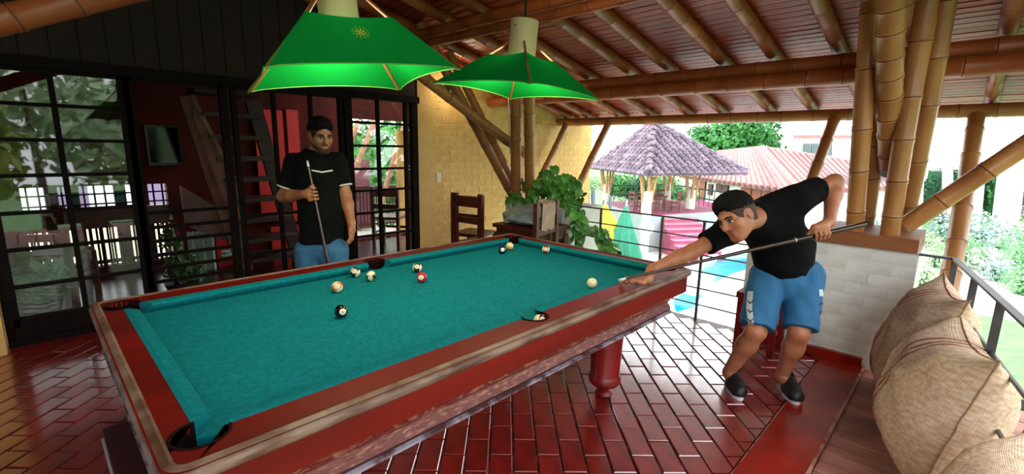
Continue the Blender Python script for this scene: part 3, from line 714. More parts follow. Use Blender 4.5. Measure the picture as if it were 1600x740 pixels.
# gazebo balustrade and table
for k in (1, 2):
    a, b = pl[k], pl[(k + 1) % 4]
    m_ = MB()
    for z in (.45, .95): m_.tube([(a[0], a[1], ZF + z), (b[0], b[1], ZF + z)], .04, 6)
    for q in range(12):
        t = q / 12; m_.tube([(a[0] + (b[0] - a[0]) * t, a[1] + (b[1] - a[1]) * t, ZF), (a[0] + (b[0] - a[0]) * t, a[1] + (b[1] - a[1]) * t, ZF + .95)], .025, 5)
    build(m_, 'railing', mat('gazebo_rail', '#4d6a64', .5), gaz)
gt = tag(empty('garden_table', tuple(Cg * [1, 1, 0] + [0, 0, ZF + .03])), 'small brown table standing inside the gazebo', 'table')
cx, cy = Cg[0] - 1.6, Cg[1] - 1.0; zz = ZF + .03; brn = mat('garden_brown', '#6d3a30', .6)
mb = MB(); mb.bx((cx - .6, cy - .6, zz + .7), (cx + .6, cy + .6, zz + .76)); build(mb, 'table_top', brn, gt)
for a_, b_ in ((-1, -1), (1, -1), (1, 1), (-1, 1)):
    mb = MB(); mb.tube([(cx + a_ * .5, cy + b_ * .5, zz), (cx + a_ * .5, cy + b_ * .5, zz + .7)], .04, 6); build(mb, 'leg', brn, gt)
for k, (dx, dy, rz) in enumerate(((-1.1, .3, 1.2), (.3, -1.1, 3.3), (1.1, .2, 4.6))):
    wood_chair('garden_chair', ('brown slatted chair by the gazebo table, left of the lifebuoy', 'brown slatted chair in front of the gazebo table', 'brown slatted chair on the far side of the gazebo table')[k], (cx + dx, cy + dy, zz), rz, brn, .95, 1.1)
# dark posts of a fence left of the gazebo
for i, (px, y0, y1) in enumerate(((919, 300, 345), (928, 296, 345), (944, 312, 345), (954, 306, 350), (981, 320, 350))):
    a, b = at((px, y1), 13.5), at((px, y0), 13.5); mb = MB(); mb.tube([(a[0], a[1], GZ), tuple(b)], .05, 6); tag(build(mb, 'fence_post', mat('grey_post', '#5c6878', .6)), 'slim grey post standing beside the folded parasols', 'post', 'grey posts by the parasols')
# folded parasols (yellow, green, teal)
def parasol(lab, ptop, pbot, d, rb, m, seed, tiltx=0):
    T = Vector(at(ptop, d)); Bm = Vector(at(pbot, d)); r = tag(empty('parasol', (Bm.x, Bm.y, GZ)), lab, 'parasol')
    rings = []; ns = 20
    for k in range(7):
        t = k / 6; c = T.lerp(Bm, t); rad = .03 + rb * t ** .9
        rings.append([c + Vector((math.cos(2 * PI * q / ns), math.sin(2 * PI * q / ns), 0)) * rad * (1 + (.22 * t if q % 2 else -.12 * t)) for q in range(ns)])
    mb = MB(); mb.rings(list(reversed(rings)), cap=True); build(mb, 'canopy', m, r)
    mb = MB(); mb.tube([(Bm.x, Bm.y, GZ), Bm + Vector((0, 0, .1)), T + Vector((0, 0, .12))], [.035, .03, .02], 8); build(mb, 'pole', mat('parasol_pole', '#d8d0c4', .5), r)
    mb = MB(); mb.lathe([(.35, 0), (.35, .08), (.08, .12)], (Bm.x, Bm.y, GZ), 14); build(mb, 'foot', mat('parasol_foot', '#8a8f96', .7), r)
parasol('folded yellow parasol behind the railing', (945, 318), (955, 398), 13.0, .62, mat('parasol_yellow', '#dcb010', .6), 1)
parasol('folded green parasol behind the railing', (979, 320), (972, 402), 12.6, .42, mat('parasol_green', '#0f8064', .6, '#0b6c50', 5), 2)
parasol('folded teal parasol beside the trailing plant', (922, 318), (921, 372), 13.4, .26, mat('parasol_teal', '#1f8f90', .6), 3)
P = onz((930, 402), GZ + .2); mb = MB(); mb.ball((P[0], P[1], GZ + .45), .75, 16, 8, (1, .8, .6)); tag(build(mb, 'pool_float', mat('float_red', '#c2415a', .5, '#7a4fa0', 1.5, thr=(.49, .51)), None, True), 'red and purple pool float lying below the parasols', 'float')

# ---- second house behind the gazebo, hip roof of pale tiles
D2 = 33.0
hs = tag(empty('house', tuple(onz((1240, 345), GZ))), 'white house with a pale pink tiled hip roof behind the gazebo', 'house')
tile2 = vary(mat('house_tile', '#a57874', .8, '#8c6262', 4.0, .3, 10), .2)
E0 = at((1068, 278), D2); E1 = at((1252, 316), D2 - 6); zE2 = (E0[2] + E1[2]) / 2
r0 = at((1140, 237), D2 + 4); R1 = at((1192, 231), D2 + 3)
E0 = onz((1060, 275), -.6); E1 = onz((1250, 301), -.6); E2 = onz((1420, 292), -.6)
R0 = at((1100, 241), float((E0 - CAM) @ FWD)); R1 = at((1190, 231), float((E0 - CAM) @ FWD)); R2 = at((1420, 268), float((E2 - CAM) @ FWD) + 3)
def tiled_face(parent, quad, n, r, m):
    """quad: eave0, eave1, ridge1, ridge0"""
    a, b, c, d = [Vector(q) for q in quad]
    mb = MB(); mb.add([a, b, c, d], [(0, 1, 2, 3)]); build(mb, 'roof_plane', mat('roof_valley', '#5c3a44', .8), parent)
    for k in range(n):
        t = (k + .5) / n; mb = MB(); p0 = a.lerp(b, t); p1 = d.lerp(c, t); mb.tube([p0, p1], r, 6); build(mb, 'tile_row', m, parent)
tiled_face(hs, (E0, E1, R1, R0), 24, .17, tile2); tiled_face(hs, (E1, E2, R2, R1), 22, .17, tile2)
mb = MB(); mb.tube([Vector(E1), Vector(R1)], .2, 8); build(mb, 'hip_ridge', tile2, hs); mb = MB(); mb.tube([Vector(R0), Vector(R1), Vector(R2)], .2, 8); build(mb, 'ridge', tile2, hs)
hw = mat('house_white', '#ded9d3', .8); 
def lower(P, q=.06): return Vector(P) + (Vector((R1[0], R1[1], P[2])) - Vector(P)) * q
W0, W1, W2 = lower(E0), lower(E1), lower(E2)
mb = MB()
for a, b in ((W0, W1), (W1, W2)):
    mb.add([(a.x, a.y, GZ), (b.x, b.y, GZ), (b.x, b.y, -.62), (a.x, a.y, -.62)], [(0, 1, 2, 3)])
build(mb, 'wall', hw, hs)
def on_wall(px0, px1, za, zb_, m, nm, parent, off=.1):
    r_ = []
    n_ = (W1 - W0).cross(Vector((0, 0, 1))).normalized(); n_ = n_ if n_.dot(Vector(FWD)) < 0 else -n_
    for px in (px0, px1):
        r = ray((px, 300)); s = (W0 - Vector(CAM)).dot(n_) / Vector(r).dot(n_); q = Vector(CAM) + Vector(r) * s; r_.append(q + n_ * off)
    m_ = MB(); m_.add([(r_[0].x, r_[0].y, za), (r_[1].x, r_[1].y, za), (r_[1].x, r_[1].y, zb_), (r_[0].x, r_[0].y, zb_)], [(0, 1, 2, 3)])
    m_.add([(r_[0].x - n_.x * off, r_[0].y - n_.y * off, za), (r_[1].x - n_.x * off, r_[1].y - n_.y * off, za), (r_[1].x - n_.x * off, r_[1].y - n_.y * off, zb_), (r_[0].x - n_.x * off, r_[0].y - n_.y * off, zb_)], [(0, 1, 2, 3)])
    return build(m_, nm, m, parent)
mag = mat('magenta_base', '#b8477e', .7); dkb = mat('house_dark', '#4a2a2a', .6); tim = mat('house_timber', '#8d4a30', .6)
on_wall(1060, 1246, GZ, GZ + 1.05, mag, 'plinth', hs)
for a, b, z0_, z1_, m_, nm in ((1085, 1103, -2.2, -.8, tim, 'veranda_opening'), (1108, 1114, -1.7, -.9, dkb, 'poster'), (1120, 1129, -1.3, -.8, dkb, 'window'), (1131, 1139, -1.3, -.8, dkb, 'window'), (1160, 1176, -1.9, -.8, tim, 'window'), (1178, 1192, -1.9, -.8, tim, 'window'), (1196, 1212, -1.9, -.8, tim, 'window')):
    on_wall(a, b, z0_, z1_, m_, nm, hs, .13)
# ---- white building far behind
D3 = 55.0
wb = tag(empty('white_building', tuple(at((1300, 260), D3) * [1, 1, 0] + [0, 0, GZ])), 'plain white building with dark windows beyond the house roof', 'building')
wbm = mat('far_white', '#e6e6e6', .8)
def facade(parent, x0, x1, ytop, d, m, nm, th=6.0, zb_=GZ):
    a, b = Vector(at((x0, ytop), d)), Vector(at((x1, ytop), d)); bk = fr0 * th; m_ = MB()
    vs = []
    for z in (zb_, a.z):
        for p in (a, b, b + bk, a + bk): vs.append((p.x, p.y, z))
    m_.add(vs, [(3, 2, 1, 0), (4, 5, 6, 7), (0, 1, 5, 4), (1, 2, 6, 5), (2, 3, 7, 6), (3, 0, 4, 7)]); return build(m_, nm, m, parent)
facade(wb, 1232, 1500, 205, D3, wbm, 'wall'); facade(wb, 1205, 1232, 216, D3 + 1, mat('far_mint', '#d3e6e0', .8), 'side_wing')
def winpx(parent, x0, y0, x1, y1, d, m, nm='window'):
    a, b, c, e = [Vector(at(p, d)) for p in ((x0, y1), (x1, y1), (x1, y0), (x0, y0))]; n_ = -fr0 * .15; m_ = MB()
    vs = [a, b, c, e, a + n_, b + n_, c + n_, e + n_]; m_.add(vs, [(0, 1, 2, 3), (7, 6, 5, 4), (0, 4, 5, 1), (1, 5, 6, 2), (2, 6, 7, 3), (3, 7, 4, 0)]); return build(m_, nm, m, parent)
wdk = mat('far_window', '#46565c', .3)
for x0, x1 in ((1255, 1265), (1267, 1277), (1291, 1299), (1436, 1446)): winpx(wb, x0, 224 if x0 < 1400 else 285, x1, 243 if x0 < 1400 else 300, D3 - .1, wdk)
winpx(wb, 1240, 211, 1330, 216, D3 - .2, tile2, 'eave_tiles')

# ---- trees, hedges, bushes
def px_tree(lab, px, d, rpx, m, seed, n=2600, zoff=0, group=None, squash=.9, ls=None, trunk=bark_m):
    c = at(px, d); R = rpx * d / F_PX; bl = []; rnd = random.Random(seed)
    for k in range(7):
        bl.append((rnd.uniform(-.5, .5) * R, rnd.uniform(-.5, .5) * R, c[2] - GZ + rnd.uniform(-.35, .35) * R * squash, R * rnd.uniform(.5, .7), R * rnd.uniform(.5, .7), R * rnd.uniform(.4, .6) * squash))
    return tree(lab, (c[0], c[1], GZ), max(.3, c[2] - GZ), bl, n, ls or R * .075, m, seed, trunk, max(.06, R * .06), group)
px_tree('large round green tree beyond the tiled house roof', (1152, 218), 46, 58, leaf_a, 3, 5000)
px_tree('green tree crown behind the gazebo roof tip', (1090, 212), 48, 28, leaf_a, 4, 2000)
for i, (px, py, r, m) in enumerate(((955, 292, 34, leaf_a), (1000, 300, 34, leaf_b), (1048, 296, 40, leaf_a), (1078, 305, 22, leaf_c), (925, 286, 20, leaf_c))):
    px_tree(('mid green leafy bush behind the gazebo posts, beside the parasols', 'dark leafy bush behind the gazebo posts', 'leafy bush behind the gazebo posts', 'pale leafy bush behind the gazebo posts', 'pale leafy bush behind the gazebo posts')[i], (px, py), 34, r, m, 10 + i, 1500, group='bushes behind the gazebo')
def hedge(lab, x0, x1, y0, y1, d, m, seed):
    a, b = at((x0, y1), d), at((x1, y1), d); t = at((x0, y0), d); r = tag(empty('hedge', (a[0], a[1], GZ)), lab, 'hedge'); zc = (t[2] + GZ) / 2
    bl = []; n_ = max(2, int((x1 - x0) / 14))
    for k in range(n_):
        q = a + (b - a) * (k + .5) / n_; bl.append((q[0], q[1], zc, (b - a)[0] / n_ * .4 + 1.0, .9, (t[2] - GZ) / 2))
    foliage('foliage', bl, 2200, .16, m, r, seed, .8)
    w_ = MB(); w_.beam((a[0], a[1], zc), (b[0], b[1], zc), 1.0, (t[2] - GZ) * .85); build(w_, 'stems', leaf_b, r)
hedge('tall clipped green hedge beside the white trunks', 1452, 1496, 262, 306, 38, leaf_b, 21)
hedge('tall clipped green hedge near the right garden edge', 1560, 1680, 268, 306, 36, leaf_a, 22)
hedge('low clipped hedge behind the near upright strut', 1500, 1545, 262, 305, 39, leaf_b, 23)
for i, (xt, xb, d) in enumerate(((1445, 1438, 30), (1480, 1487, 33), (1592, 1570, 27), (1552, 1530, 30), (1620, 1590, 24))):
    T = Vector(at((xt, 60), d)); B = Vector(at((xb, 318), d)); B.z = GZ; t = tag(empty('palm_tree', tuple(B)), 'slender white trunked tree ' + ('between the post cluster and the tall hedge', 'between the two clipped hedges', 'in front of the long clipped hedge', 'behind the yellow green clipped bush', 'beside the large green shrub')[i], 'tree', 'white trunked garden trees')
    mb = MB(); mb.tube([B, B.lerp(T, .5) + Vector((.1, 0, 0)), T], [.32, .26, .2], 8); build(mb, 'trunk', whitebark, t, True)
    foliage('crown', [(T.x, T.y, T.z + .5, 1.2, 1.2, .9)], 500, .4, leaf_c, t, 40 + i)
bush_specs = [(1570, 305, 22, 24, leaf_c, 'round yellow green clipped bush'), (1530, 355, 26, 36, leaf_d, 'broad grey leaved shrub'), (1560, 375, 20, 30, leaf_d, 'low grey leaved shrub'),
    (1590, 330, 22, 22, leaf_e, 'pink flowering shrub'), (1575, 350, 17, 24, leaf_f, 'white flowering shrub'), (1590, 400, 14, 30, leaf_a, 'fresh green shrub'), (1590, 385, 15, 34, leaf_b, 'dense green shrub'),
    (1470, 350, 26, 26, leaf_d, 'grey green shrub'), (1445, 372, 22, 22, leaf_c, 'pale shrub'), (1500, 385, 19, 30, leaf_a, 'green shrub'), (1460, 395, 16, 24, leaf_c, 'yellowish shrub beside the white wall'),
    (1540, 398, 17, 26, leaf_f, 'white flowering ground cover'), (1555, 415, 14, 24, leaf_d, 'grey ground cover'), (1470, 330, 30, 20, leaf_e, 'pink flowering bush'), (1372, 350, 24, 22, leaf_d, 'grey green shrub between the posts'),
    (1322, 345, 24, 18, leaf_c, 'pale shrub beyond the raised elbow'), (1440, 425, 13, 22, leaf_c, 'pale green ground cover'), (1595, 430, 12, 30, leaf_b, 'leafy shrub'), (1620, 360, 16, 40, leaf_a, 'large green shrub'), (1360, 325, 30, 18, leaf_a, 'green shrub behind the posts'), (1505, 335, 30, 24, leaf_d, 'grey shrub'), (1600, 300, 30, 18, leaf_e, 'magenta bush')]
for i, (px, py, d, r, m, lab) in enumerate(bush_specs):
    m = leaf_g if m in (leaf_a, leaf_b) else m
    g0 = onz((px, min(py + r, 700)), GZ); d = float((g0 - CAM) @ FWD); R = r * d / F_PX; c = g0 + np.array([0, 0, R * .75])
    b_ = tag(empty('bush', (c[0], c[1], GZ)), lab + ' in the garden below the railing', 'bush', 'garden bushes')
    foliage('foliage', [(c[0], c[1], c[2], R, R, R * .8), (c[0] + R * .5, c[1] - R * .3, c[2] - R * .3, R * .7, R * .7, R * .6)], 700, max(.07, R * .1), m, b_, 60 + i)
    mb = MB(); mb.tube([(c[0], c[1], GZ), (c[0], c[1], c[2])], max(.05, R * .2), 6); build(mb, 'stem', leaf_b, b_)
# trees on the garden side behind the camera (seen mirrored in the glass)
for i, (x, y, h, R) in enumerate(((-7.6, -8.5, 5.6, 2.0), (-2.4, -8, 5.2, 2.0), (2.8, -8.5, 5.4, 2.0), (8.0, -9, 5.6, 2.0), (.2, -13, 6.5, 2.4), (6.2, -14, 6.8, 2.4))):
    tree('green garden tree on the lawn beyond the wooden deck', (x, y, GZ), h, [(0, 0, h, R, R, R * .9), (R * .6, 0, h - R * .5, R * .7, R * .7, R * .6), (-R * .6, .2, h - R * .4, R * .7, R * .7, R * .6)], 1800, .22, leaf_y if i % 2 else leaf_c, 90 + i, group='garden trees beyond the deck')

# ---- terrace railing (front) and deck railing (right)
rail_m = mat('rail_steel', '#34343a', .4, '#4a484e', 6.0)
fr_ = tag(empty('railing', (XR + .06, 2.1, 0)), 'grey steel railing with thin horizontal bars along the terrace edge', 'railing')
xr = XR + .06; z_top = onx((1104, 346), xr)[2]
ytop = [onx((942, y), xr)[2] for y in (323, 340, 357, 374)]
for z in [z_top - k * .152 for k in range(6)]:
    mb = MB(); mb.tube([(xr, 1.22, z), (xr, 3.03, z)], .0065 if z < z_top - .01 else .008, 8); build(mb, 'rail_bar', rail_m, fr_, True)
for px in (937, 1098, 1033):
    y = onx((px, 380), xr)[1]; mb = MB(); mb.box((xr, y, (z_top) / 2 - .05), (.02, .02, z_top + .1)); build(mb, 'rail_post', rail_m, fr_)
mb = MB(); mb.box((xr, 2.98, z_top / 2), (.03, .03, z_top)); build(mb, 'rail_post', rail_m, fr_)
dr = tag(empty('railing', (3.4, -.1, 0)), 'dark steel railing along the wooden deck behind the sacks', 'railing')
q0 = Vector((XR, 0, .86)); q1 = q0 + Vector((-.985, -.17, 0)) * 3.2; zdir = (q1 - q0).normalized()
mb = MB(); mb.beam(q0, q1, .034, .012); build(mb, 'top_rail', rail_m, dr)
mb = MB(); mb.beam((XR, .17, .86), q0, .035, .014); build(mb, 'top_rail', rail_m, dr)
for z in (.62, .38, .14):
    mb = MB(); mb.tube([(XR, .17, z), q0 + Vector((0, 0, z - .86)), q1 + Vector((0, 0, z - .86))], .01, 6); build(mb, 'rail_bar', rail_m, dr)
for s in (.02, .55, 1.05, 2.9):
    c = q0 + zdir * s; mb = MB(); mb.box((c.x, c.y, .41), (.032, .032, .9)); build(mb, 'rail_post', rail_m, dr)
# white neighbouring building behind the paved yard, and trees behind the window
nbm = mat('neighbour_white', '#d9d9dc', .8); nb = tag(empty('white_house', (-4, 24, GZ)), 'white house with rows of windows beyond the paved yard', 'building')
mb = MB(); mb.bx((-22, 24, GZ), (6, 30, 2.6)); build(mb, 'wall', nbm, nb)
for i in range(9):
    mb = MB(); mb.bx((-20 + i * 2.9, 23.9, -1.6), (-18.8 + i * 2.9, 24.05, -.2)); build(mb, 'window', mat('nb_window', '#6a5a78', .3), nb)
for i, (x, y, h, R) in enumerate(((8.6, 13.5, 4.2, 1.9), (13.6, 17, 4.6, 1.9), (10.5, 22, 5.6, 2.3))):
    tree('leafy tree behind the window beside the yellow wall', (x, y, GZ), h, [(0, 0, h, R, R, R * .9), (R * .6, 0, h - R * .6, R * .7, R * .7, R * .6), (-R * .6, .2, h - R * .5, R * .7, R * .7, R * .6)], 1500, .2, leaf_c if i % 2 else leaf_a, 120 + i, group='trees behind the window')
# ================================================================== POOL TABLE
ZT, ZB = .80, .757
IX0, IX1, IY0, IY1 = .215, 2.635, 1.261, 2.535
OX0, OX1, OY0, OY1 = .118, 2.735, 1.118, 2.672
MX = (IX0 + IX1) / 2
mahog = mat('mahogany', '#6e0e06', .5, '#540a05', 3.0, .06, 10, stretch=(.4, 2, 1), spec=.15)
mahog_f = mat('mahogany_apron', '#741406', .5, '#5a0d05', 2.5, .12, 14, stretch=(.4, 1, 2), spec=.25)
worn = mat('worn_moulding', '#806657', .5, '#553425', 14.0, .4, 40, stretch=(.5, .5, 2), thr=(.4, .62))
worn2 = mat('worn_red_moulding', '#5c160a', .45, '#8a5642', 34.0, .4, 50, stretch=(.8, 1, 3), thr=(.5, .66))
pale_edge = mat('chipped_edge', '#8e8390', .5, '#4a2a30', 16.0, .4, 50, thr=(.42, .6))
darkmould = mat('dark_moulding', '#2c1216', .4, '#3d1a1c', 8.0)
felt = mat('teal_felt', '#10727a', .95, '#0d646b', 60.0, .2, 400, spec=.05)
leather = mat('pocket_leather', '#0c0404', .9, '#140706', 9, spec=.1)
table = tag(empty('pool_table', (MX, (IY0 + IY1) / 2, 0)), 'large mahogany pool table with teal cloth on turned legs', 'pool table')
CR, SR = .060, .055
corners = [(IX0, IY0), (IX1, IY0), (IX1, IY1), (IX0, IY1)]
pc = [(IX0 + .002, IY0 - .004), (IX1 - .002, IY0 - .004), (IX1 - .002, IY1 + .004), (IX0 + .002, IY1 + .004)]
ps = [(MX, IY0 - .022), (MX, IY1 + .022)]
def arc(c, r, a0, a1, n): return [(c[0] + r * math.cos(a0 + (a1 - a0) * k / n), c[1] + r * math.sin(a0 + (a1 - a0) * k / n)) for k in range(n + 1)]
# contour of the wood, running ccw, with pocket bites outward; matching outer points
inner = []; outer = []
def addp(p, o): inner.append(p); outer.append(o)
def clampo(p, side):
    x, y = p
    if side == 's': return (x, OY0)
    if side == 'n': return (x, OY1)
    if side == 'e': return (OX1, y)
    return (OX0, y)
rc = .05
def outer_corner(k, t):
    cx = (OX0 + rc, OX1 - rc, OX1 - rc, OX0 + rc)[k]; cy = (OY0 + rc, OY0 + rc, OY1 - rc, OY1 - rc)[k]; a0 = PI + k * PI / 2
    return (cx + rc * math.cos(a0 + t * PI / 2), cy + rc * math.sin(a0 + t * PI / 2))
def side_pts(k):
    s = 'senw'[k] if k != 0 else 's'
    s = ('s', 'e', 'n', 'w')[k]
    a, b = corners[k], corners[(k + 1) % 4]; d = (np.sign(b[0] - a[0]), np.sign(b[1] - a[1])); off = CR * .93
    L = abs(b[0] - a[0]) + abs(b[1] - a[1]); seq = []
    for t in np.linspace(off, L - off, 21): seq.append((a[0] + d[0] * t, a[1] + d[1] * t))
    if k in (0, 2):
        c = ps[0] if k == 0 else ps[1]; seq = [p for p in seq if abs(p[0] - MX) > SR + .004]
        a0 = (PI, 2 * PI) if k == 0 else (0, PI); arcp = arc(c, SR, a0[0], a0[1], 10)
        i = sum(1 for p in seq if (p[0] < MX) == (k == 0)); seq = seq[:i] + arcp + seq[i:]
    for p in seq: addp(p, clampo(p, s))
for k in range(4):
    # corner arc first (corner k), then side k
    aa = PI * .5 + k * PI / 2; c = pc[k]
    a0 = math.radians(95) + k * PI / 2; a1 = math.radians(355) + k * PI / 2
    A = arc(c, CR, a0, a1, 14)
    for i, p in enumerate(A): addp(p, outer_corner(k, i / 14))
    side_pts(k)
nI = len(inner); mb = MB()
vs = [(p[0], p[1], ZT) for p in inner] + [(p[0], p[1], ZT) for p in outer] + [(p[0], p[1], ZT - .05) for p in inner]
fs = [(k, nI + k, nI + (k + 1) % nI, (k + 1) % nI) for k in range(nI)] + [(k, (k + 1) % nI, 2 * nI + (k + 1) % nI, 2 * nI + k) for k in range(nI)]
mb.add(vs, fs); build(mb, 'rail_top', mahog, table)
# bed cloth with pocket bites
bc = []
for k in range(4):
    c = pc[k]; a0 = math.radians(90) + k * PI / 2; a1 = math.radians(0) + k * PI / 2
    bc += arc(c, CR * .95, a0, a1, 10)
    if k == 0: bc += arc(ps[0], SR * .95, PI, 0, 10)
    if k == 2: bc += arc(ps[1], SR * .95, 0, -PI, 10)
mb = MB(); mb.poly([(p[0], p[1]) for p in bc], ZB - .03, ZB); build(mb, 'cloth_bed', felt, table)
# six cushions
def cushion(a, b, nrm, cutA, cutB):
    a = Vector((*a, 0)); b = Vector((*b, 0)); d = (b - a).normalized(); n = Vector((*nrm, 0)); wdt = .047
    prof = [(-.004, ZT + .001), (.012, ZT + .003), (wdt - .006, ZT - .001), (wdt, ZT - .010), (wdt - .004, ZT - .022), (.02, ZB - .005), (-.004, ZB - .005)]
    rings = []
    for t, cut in ((0, cutA), (1, -cutB)):
        base = a if t == 0 else b
        rings.append([base + n * o_ + d * (cut * max(0, o_)) + Vector((0, 0, z)) for o_, z in prof])
    m_ = MB(); m_.rings(rings); build(m_, 'cushion', felt, table)
g = CR * .93; gs = SR + .004
cushion((IX0 + g, IY0), (MX - gs, IY0), (0, 1), .9, .35); cushion((MX + gs, IY0), (IX1 - g, IY0), (0, 1), .35, .9)
cushion((IX0 + g, IY1), (MX - gs, IY1), (0, -1), .9, .35); cushion((MX + gs, IY1), (IX1 - g, IY1), (0, -1), .35, .9)
cushion((IX0, IY0 + g), (IX0, IY1 - g), (1, 0), .9, .9); cushion((IX1, IY0 + g), (IX1, IY1 - g), (-1, 0), .9, .9)
for c, r in [(p, CR) for p in pc] + [(p, SR) for p in ps]:
    m_ = MB(); m_.lathe([(r + .008, ZT + .002), (r + .002, ZT + .004), (r, ZT - .002), (r * .97, ZT - .06), (r * .8, ZT - .12), (.001, ZT - .125)], (c[0], c[1], 0), 24, cap=False)
    # keep only the outer half of the rim above the cloth
    me_ = build(m_, 'pocket', leather, table, True)
    bm = bmesh.new(); bm.from_mesh(me_.data); tcx = MX; tcy = (IY0 + IY1) / 2
    off = wt(me_); dele = []
    for f_ in bm.faces:
        q = f_.calc_center_median() + off
        inside = IX0 + .002 < q.x < IX1 - .002 and IY0 + .002 < q.y < IY1 - .002
        if inside and q.z > ZB - .002: dele.append(f_)
    bmesh.ops.delete(bm, geom=dele, context='FACES'); bm.to_mesh(me_.data); bm.free()
# swept mouldings round a rectangle
def sweep(x0, x1, y0, y1, r, prof, m, nm, ns=6, smooth=True, parent=None):
    path = []
    for k in range(4):
        cx = (x0 + r, x1 - r, x1 - r, x0 + r)[k]; cy = (y0 + r, y0 + r, y1 - r, y1 - r)[k]; a0 = PI + k * PI / 2
        for i in range(ns + 1):
            a = a0 + i / ns * PI / 2; path.append((cx + r * math.cos(a), cy + r * math.sin(a), math.cos(a), math.sin(a)))
    rings = [[(x + nx * o_, y + ny * o_, z) for o_, z in prof] for x, y, nx, ny in path]
    m_ = MB(); m_.rings(rings, closed=True); return build(m_, nm, m, parent or table, smooth)
def halfround(z0, z1, out, inn=-.01, n=7):
    c, h = (z0 + z1) / 2, (z1 - z0) / 2
    return [(inn, z0)] + [(out * math.cos(-PI / 2 + PI * k / n), c + h * math.sin(-PI / 2 + PI * k / n)) for k in range(n + 1)] + [(inn, z1)]
sweep(OX0 + .022, OX1 - .022, OY0 + .022, OY1 - .022, rc - .015, [(-.012, ZT - .04), (.012, ZT - .04), (.022, ZT - .034), (.03, ZT - .022), (.03, ZT - .012), (.022, ZT - .002), (.012, ZT + .002), (.004, ZT + .004), (0, ZT + .006), (-.004, ZT + .004), (-.008, ZT + .0015)], worn, 'edge_moulding')
sweep(OX0 + .015, OX1 - .02, OY0 + .015, OY1 - .02, .03, [(-.012, .665), (.0, .665), (.0, ZT - .036), (-.012, ZT - .036)], mahog_f, 'apron', smooth=False)
LX0, LX1, LY0, LY1 = OX0 + .04, 2.475, OY0 + .02, OY1 - .04
sweep(LX0, LX1, LY0, LY1, .02, [(-.06, .655), (.0, .655), (.012, .66), (.014, .668), (.004, .676), (-.06, .676)], worn2, 'ridge_moulding')
sweep(LX0, LX1, LY0, LY1, .02, [(-.06, .618), (.02, .618), (.014, .63), (.004, .645), (0, .656), (-.06, .656)], worn2, 'lower_moulding')
sweep(LX0, LX1, LY0, LY1, .02, [(-.06, .602), (.012, .602), (.018, .61), (.018, .619), (-.06, .619)], darkmould, 'dark_moulding')
sweep(LX0, LX1, LY0, LY1, .02, [(-.06, .586), (.018, .586), (.026, .592), (.026, .6), (.014, .604), (-.06, .604)], pale_edge, 'base_moulding')
m_ = MB(); m_.bx((LX0 + .03, LY0 + .03, .59), (LX1 - .03, LY1 - .03, .66)); build(m_, 'frame', mahog_f, table)
m_ = MB(); m_.bx((.075, 1.32, .42), (.17, 1.86, .585)); cbx = build(m_, 'ball_return_box', darkmould, table)
m_ = MB(); m_.bx((.060, 1.31, .555), (.066, 1.87, .562)); build(m_, 'edge_strip', mat('silver_edge', '#a79aa8', .35), cbx)
m_ = MB(); m_.bx((.066, 1.31, .575), (.17, 1.87, .595)); build(m_, 'box_lid', darkmould, cbx)
legprof = [(.03, .0), (.05, .008), (.055, .02), (.045, .035), (.03, .045), (.035, .055), (.06, .07), (.085, .085), (.098, .105), (.1, .13), (.092, .145), (.088, .155), (.094, .3), (.1, .43), (.1, .45), (.112, .465), (.118, .5), (.112, .54), (.09, .57), (.088, .59)]
legred = mat('leg_red', '#7c1009', .38, '#610b06', 4.0, .1, 20)
for x, y in ((2.33, 1.44), (.5, 1.44), (2.33, 2.4), (.5, 2.4)):
    m_ = MB(); m_.lathe([(r, z) for r, z in legprof if z > .05], (x, y, 0), 28); lg = build(m_, 'leg', legred, table, True)
    m_ = MB(); m_.lathe([(r, z) for r, z in legprof if z < .06], (x, y, 0), 20); build(m_, 'foot', legred, lg, True)

# ---- balls
BR = .0285
def ball_mat(name, col, stripe):
    m = bpy.data.materials.new(name); m.use_nodes = True; nt = m.node_tree; b = nt.nodes['Principled BSDF']; b.inputs['Roughness'].default_value = .12
    b.inputs['Coat Weight'].default_value = .5
    tc = nt.nodes.new('ShaderNodeTexCoord'); sx = nt.nodes.new('ShaderNodeSeparateXYZ'); nt.links.new(tc.outputs['Object'], sx.inputs[0])
    iv = (*lin('#e6d9b8'), 1); cc = (*lin(col), 1)
    def mth(op, a, bb):
        n = nt.nodes.new('ShaderNodeMath'); n.operation = op
        for i, q in enumerate((a, bb)):
            if q is None: continue
            if isinstance(q, (int, float)): n.inputs[i].default_value = q
            else: nt.links.new(q, n.inputs[i])
        return n.outputs[0]
    mix = nt.nodes.new('ShaderNodeMix'); mix.data_type = 'RGBA'; mix.inputs[6].default_value = cc; mix.inputs[7].default_value = iv
    spot = mth('GREATER_THAN', sx.outputs[0], BR * .86)
    if stripe: spot = mth('MAXIMUM', spot, mth('GREATER_THAN', mth('ABSOLUTE', sx.outputs[2], None), BR * .55))
    nt.links.new(spot, mix.inputs[0]); nt.links.new(mix.outputs[2], b.inputs['Base Color']); return m
ballmb = MB(); ballmb.ball((0, 0, 0), BR, 24, 14)
def text_mesh(txt, size):
    cu = bpy.data.curves.new('number', 'FONT'); cu.body = txt; cu.size = size; cu.align_x = 'CENTER'; cu.align_y = 'CENTER'; cu.extrude = .0002; cu.resolution_u = 2
    t = bpy.data.objects.new('number', cu); COL.objects.link(t); bpy.context.view_layer.update()
    me = bpy.data.meshes.new_from_object(t.evaluated_get(bpy.context.evaluated_depsgraph_get())); bpy.data.objects.remove(t); me.name = 'number'; return me
numm = mat('number_black', '#0a0a0a', .4)
